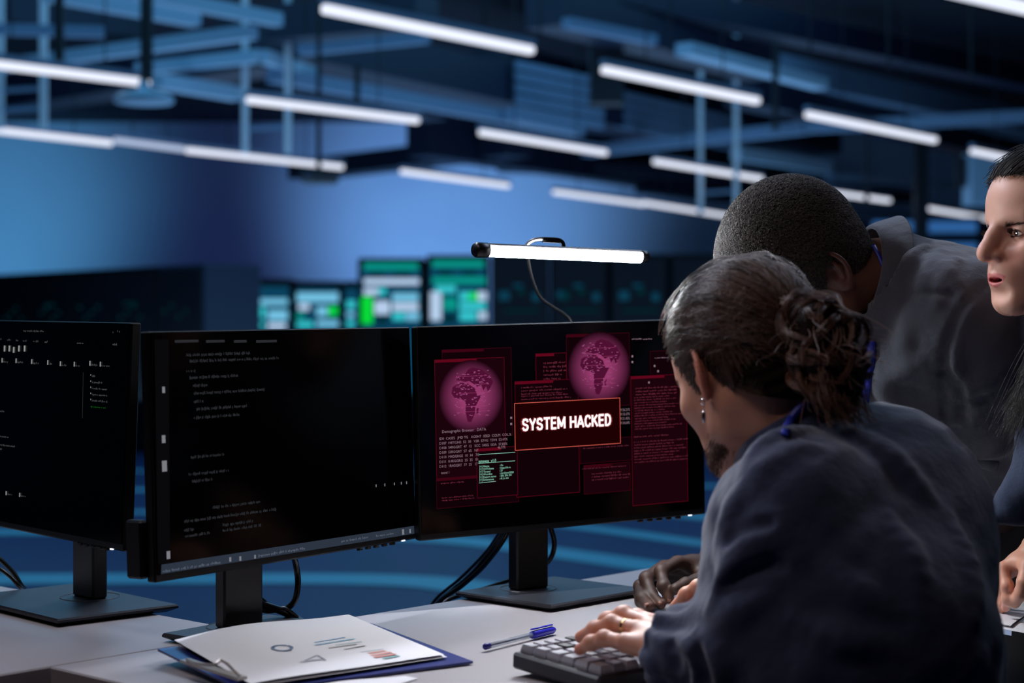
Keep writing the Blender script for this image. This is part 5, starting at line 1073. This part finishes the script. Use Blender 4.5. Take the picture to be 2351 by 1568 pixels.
# sleeve tab
swept_px([(2238,1062),(2262,1064),(2288,1072)], .020, M_shB, 'sleeve_tab', shB, b_s, .004, .002)
def b_leg(Q):
    d = None
    for sg in (-1, 1):
        h_ = b_hip+np.array([.05,.06,0])*sg*1.2; k_ = h_+[.03,-.01,-.42]; f_ = k_+[.03,-.03,-.42]; e = chain(Q, [h_, k_, f_], [.095,.070,.055], .03); d = e if d is None else sm(d, e, .03)
    return sm(d, ell(Q, b_hip, (.16,.15,.14)), .05)
V_, F_ = polygonize(b_leg, (.55,2.50,.03), (1.25,3.25,1.12), .012); mesh_obj('trousers', V_, F_, mat('trousers black', (16,16,20), .8), man, True)
for sg in (-1, 1): f_ = b_hip+np.array([.05,.06,0])*sg*1.2+[.06,-.04,0]; MB().box((f_[0]-.05, f_[1]+.03, .04), (.26,.095,.08), rotz(math.radians(150)), .025).build('shoe', mat('shoe black', (10,10,10), .4), man)
# ---- the woman at the right edge ------------------------------------------------------------
w_o = P(2421,548,2.40); w_R = frame((-.955,-.295), math.radians(2), 0)*.94
wom = empty('person', (.93,2.12,0), 'woman at the right edge with dark tied-back hair, worried look, blue shirt, hand on papers', 'person')
w_neck = w_o+np.array([.045,-.03,-.17]); w_shL = w_o+np.array([.14,-.16,-.26]); w_shR = w_o+np.array([.14,.14,-.27]); w_hip = np.array([.93,2.12,.92]); w_chest = w_o*.55+w_hip*.45+np.array([.02,0,-.02])
w_wr = P(2385,1262,2.50); w_el = P(2640,1130,2.42)
w_fg = [bp([(2318,1318,2.50),(2330,1352,2.49),(2322,1382,2.50),(2310,1396,2.51)]), bp([(2298,1320,2.52),(2306,1352,2.52),(2305,1380,2.53),(2300,1398,2.545)]), bp([(2287,1326,2.55),(2290,1356,2.55),(2291,1380,2.56),(2292,1396,2.57)]), bp([(2284,1334,2.575),(2284,1358,2.58),(2286,1376,2.59),(2290,1388,2.60)])]
w_fg[0] = bp([(2302,1306,2.50),(2312,1345,2.485),(2314,1374,2.485),(2309,1394,2.50)])
handW = hand_sdf(w_wr, w_wr*.5+w_el*.5, w_fg, bp([(2362,1300,2.47),(2352,1335,2.46),(2344,1362,2.465),(2330,1384,2.48)]), .86)
n_lo = to_local(w_o, w_R)(np.array([w_neck], np.float32))[0]
def w_headfn(Q):
    d = sm(head_sdf(Q, 1, .0040, None, .7), chain(Q, [(0,.094,.022),(0,.106,.004),(0,.1155,-.013),(0,.1185,-.021)], [.0052,.0062,.0072,.0084], .01), .010)
    d = sub(d, ell(Q, (0,.107,-.0585), (.0165,.026,.0034)), .003)
    return sm(d, cap(Q, (0,-.022,-.035), n_lo, .046, .052), .035)
Vw, Vl, Fh = local_head(w_o, w_R, 1, w_headfn, .0014, (-.10,-.14,-.20), (.10,.15,.14)); VH, FH = polygonize(handW, (.66,2.40,.74), (.84,2.66,.92), .0016)
def w_torso(Q, g=0.):
    d = cap(Q, w_chest, w_hip, .115+g, .125+g); d = sm(d, cap(Q, w_shL*.8+w_neck*.2+[0,0,-.02], w_shR*.8+w_neck*.2+[0,0,-.02], .065+g, .065+g), .06); return sm(d, cap(Q, w_neck, w_chest, .050+g, .08+g), .05)
def w_arms(Q): return np.minimum(chain(Q, [w_shL, w_shL+[.05,-.02,-.28], w_shL+[-.02,.1,-.48]], [.048,.040,.028], .02), chain(Q, [w_shR, w_el, w_wr], [.048,.040,.026], .02))
Vt, Ft = polygonize(lambda Q: sm(w_torso(Q), w_arms(Q), .03), (.66,1.95,.74), (1.15,2.72,1.18), .011)
cW = skin_cols(Vl, (222,172,150), (206,118,116), (214,138,120), 1); x, y, z = np.abs(Vl[:,0]), Vl[:,1], Vl[:,2]
t = np.exp(-(((x-.033)/.017)**2+((z-.019)/.005)**2))*(y > .06)*.45; cW = cW*(1-t[:,None])+np.array(lin((150,95,80)))*t[:,None]
t = sstep(-y, -.0905, -.087)*(y > .06)*np.exp(-(((z+.0585)/.006)**4+(x/.018)**4)); cW = cW*(1-t[:,None])+np.array(lin((70,20,22)))*t[:,None]; nW = len(Vl); Vb, Fb = joinm([(Vw, Fh), (VH, FH), (Vt, Ft)]); cb_ = np.tile(lin((216,160,136)), (len(Vb), 1)); cb_[:nW] = cW; HV = Vb[nW:nW+len(VH)]; t = np.zeros(len(HV))
for f in w_fg:
    for j, am in ((0,.3),(1,.35),(3,.7)): t = np.maximum(t, am*np.exp(-(np.linalg.norm(HV-f[j], axis=1)/.010)**2))
cb_[nW:nW+len(HV)] = cb_[nW:nW+len(HV)]*(1-t[:, None])+np.array(lin((205,120,100)))*t[:, None]
mesh_obj('body', Vb, Fb, M_skL, wom, True, cb_); eyes(w_o, w_R, wom, (.12,1,.02))
def zW(y): return np.interp(y, [-.12,-.09,-.05,-.024,-.010,.012,.020,.030,.045,.060,.078,.1], [-.085,-.080,-.055,-.022,.022,.022,.0,.018,.050,.070,.086,.090])
def w_cap(Q, off=.009):
    d = ell(Q, (0,-.006,.047), (.074+off,.097+off,.083+off)); d = sm(d, ell(Q, (0,.030,.052), (.066+off*.7,.062+off*.7,.062+off*.7)), .03); return sm(d, ell(Q, (0,-.055,-.02), (.052+off,.040+off,.055+off)), .03)
def w_cut(Q): return ((zW(Q[:, 1])-Q[:, 2])*.75).astype(np.float32)
Vc, _, Fc_ = local_head(w_o, w_R, 1, lambda Q: inter(w_cap(Q, .005), w_cut(Q)+.004, .008), .003); mesh_obj('hair_base', Vc, Fc_, mat('hair cap dark', (20,15,14), .6), wom, True)
M_hW = hair_mat('hair dark', (20,15,14), .5, (34,26,24)); st = comb(lambda Q: w_cap(Q, .006), w_cut, np.array([0,-.112,-.01]), 9000, 11, 8, .0004, .014, .003); curves('hair_strands', to_world(w_o, w_R)(st.reshape(-1, 3)).reshape(st.shape), M_hW, wom, .00045)
r = np.random.default_rng(4); st = []
for q in range(1500):    # long hair brought forward over the near shoulder
    p0 = np.array([-.055+r.normal()*.014, -.02+r.normal()*.018, -.055+r.normal()*.012]); e = np.array([-.050+r.normal()*.022, .082+r.normal()*.016, -.245-abs(r.normal())*.03]); m = (p0+e)/2+[-.018,.024+r.normal()*.004,-.01]; st.append(spline([p0, m, e], 5))
for q in range(60):
    p0 = np.array([-.058, .02+r.normal()*.006, -.06]); e = np.array([-.04+r.normal()*.02, .085+r.normal()*.02, -.25-r.random()*.04]); m = (p0+e)/2+[-.01,.02,0]; st.append(spline([p0, m, e], 5))
st = np.array(st); curves('hair_lock', to_world(w_o, w_R)(st.reshape(-1, 3)).reshape(st.shape), M_hW, wom, .00045)
brows(w_headfn, w_o, w_R, wom, hair_mat('brow dark', (58,40,34)), 210, 6, .0265, .0036)
out = []
for sx in (-1, 1):   # lashes
    for q in range(90):
        u = r.random()*2-1; p = np.array([sx*(.033+u*.0135), .0895-.006*u*u, .0115-.0045*u*u]); t = np.linspace(0, 1, 5); out.append(p+np.outer(t*.0075, [sx*u*.5+sx*.2, 1, 0])+np.outer(t*t*.004, [0,0,1]))
        if q % 2: p = np.array([sx*(.033+u*.013), .0875-.006*u*u, .0035+.003*u*u]); out.append(p+np.outer(t*.004, [sx*u*.4, 1, -.5]))
out = np.array(out); curves('eyelashes', to_world(w_o, w_R)(out.reshape(-1, 3)).reshape(out.shape), mat('lash', (14,9,9), .5), wom, .00022)
M_shW = cloth('shirt blue', (26,44,74), (20,36,62)); w_nk = nrm(w_o-w_neck)
def w_sh0(Q):
    g = .014; d = w_torso(Q, g); d = sm(d, cap(Q, P(2468,880,2.38), P(2440,1020,2.34), .060, .056), .03); d = sm(d, chain(Q, [P(2440,1020,2.34), P(2400,1110,2.34), P(2345,1160,2.35), P(2270,1192,2.36)], [.052,.044,.026,.012], .02), .03)
    a = np.minimum(chain(Q, [w_shL, w_shL+[.05,-.02,-.28]], [.062,.056], .02), chain(Q, [w_shR, w_el, w_el*.55+w_wr*.45], [.062,.054,.044], .02)); d = sm(d, a, .03)
    d = d+.004*wob(Q, 34, 7)+.0035*np.sin((Q@np.array([18,18,60.]))+2*wob(Q, 14, 3)); d = np.where(np.linalg.norm(Q-w_neck, axis=1) < .10, inter(d, ((Q-(w_neck+w_nk*.02).astype(np.float32))@w_nk.astype(np.float32)), .006), d); d = sub(d, cap(Q, w_neck-w_nk*.01, w_o, .050, .050), .004); return d.astype(np.float32)
Vs, Fs = polygonize(w_sh0, (.58,1.95,.78), (1.15,2.74,1.25), .005); shW = mesh_obj('shirt', Vs, Fs, M_shW, wom, True)
collar(w_neck+w_nk*.012, w_nk, (-.93,-.37,0), .055, .034, M_shW, shW, gap=.5)
def w_leg(Q):
    d = None
    for sg in (-1, 1):
        h_ = w_hip+np.array([.02,.08,-.02])*[1,sg,1]; k_ = h_+[.01,.0,-.42]; f_ = k_+[.01,-.01,-.41]; e = chain(Q, [h_, k_, f_], [.090,.066,.052], .03); d = e if d is None else sm(d, e, .03)
    return sm(d, ell(Q, w_hip+[0,0,-.01], (.14,.16,.14)), .05)
V_, F_ = polygonize(w_leg, (.70,1.85,.03), (1.2,2.45,1.10), .012); mesh_obj('trousers', V_, F_, mat('trousers black', (16,16,20), .8), wom, True)
for sg in (-1, 1): MB().box((w_hip[0]-.02, w_hip[1]+.08*sg, .04), (.25,.09,.08), None, .025).build('shoe', mat('shoe black', (10,10,10), .4), wom)
# ---- light ------------------------------------------------------------------------------
def area(name, loc, to, size, e, rgb, sy=None, spread=math.pi):
    l = bpy.data.lights.new(name, 'AREA'); l.energy = e; l.color = lin(rgb); l.shape = 'RECTANGLE'; l.size = size; l.size_y = sy or size; l.spread = spread
    o = bpy.data.objects.new(name, l); COL.objects.link(o); o.location = loc; o.rotation_euler = (Vector(to)-Vector(loc)).to_track_quat('-Z', 'Y').to_euler(); return o
def spot(name, loc, to, e, rgb, ang=90, r=.5, blend=1):
    l = bpy.data.lights.new(name, 'SPOT'); l.energy = e; l.color = lin(rgb); l.spot_size = math.radians(ang); l.spot_blend = blend; l.shadow_soft_size = r
    o = bpy.data.objects.new(name, l); COL.objects.link(o); o.location = loc; o.rotation_euler = (Vector(to)-Vector(loc)).to_track_quat('-Z', 'Y').to_euler(); return o
w = bpy.data.worlds.new('world'); SC.world = w; w.use_nodes = True; w.node_tree.nodes['Background'].inputs[0].default_value = lin((60,110,200))+(1,); w.node_tree.nodes['Background'].inputs[1].default_value = .05
# unseen blue and violet spots added to make the wall glow
spot('wall_fill_light', (-1.6,25.5,.6), (-1.0,32,3.2), 2700, (150,195,240), 62)
spot('wall_fill_light', (-10.5,25.5,.6), (-10.0,32,3.2), 1900, (120,195,230), 62)
spot('wall_fill_light', (-5,27,.4), (-5,32,4.6), 100, (130,120,240), 100)
# unseen blue fill added for hall, floor and ceiling undersides
area('hall_fill_light', (-1,13,4.7), (-1,13,0), 9, 430, (105,180,228), 14)
area('ceiling_fill_light', (0,18,.5), (0,18,5), 10, 620, (140,185,228), 12)
# office tubes above the desks, then one added fill
area('desk_tube_fill', (-.9,1.3,2.9), (-.5,2.4,.75), 1.5, 10, (255,228,220), .1)
area('desk_tube_fill', (1.5,3.6,3.0), (.8,2.5,1.1), 1.5, 16, (215,228,255), .12)
area('desk_tube_fill', (-.7,3.2,2.5), (.6,2.4,1.1), 1.5, 30, (235,238,255), .12)  # cool fill added behind the monitors to light the people's fronts
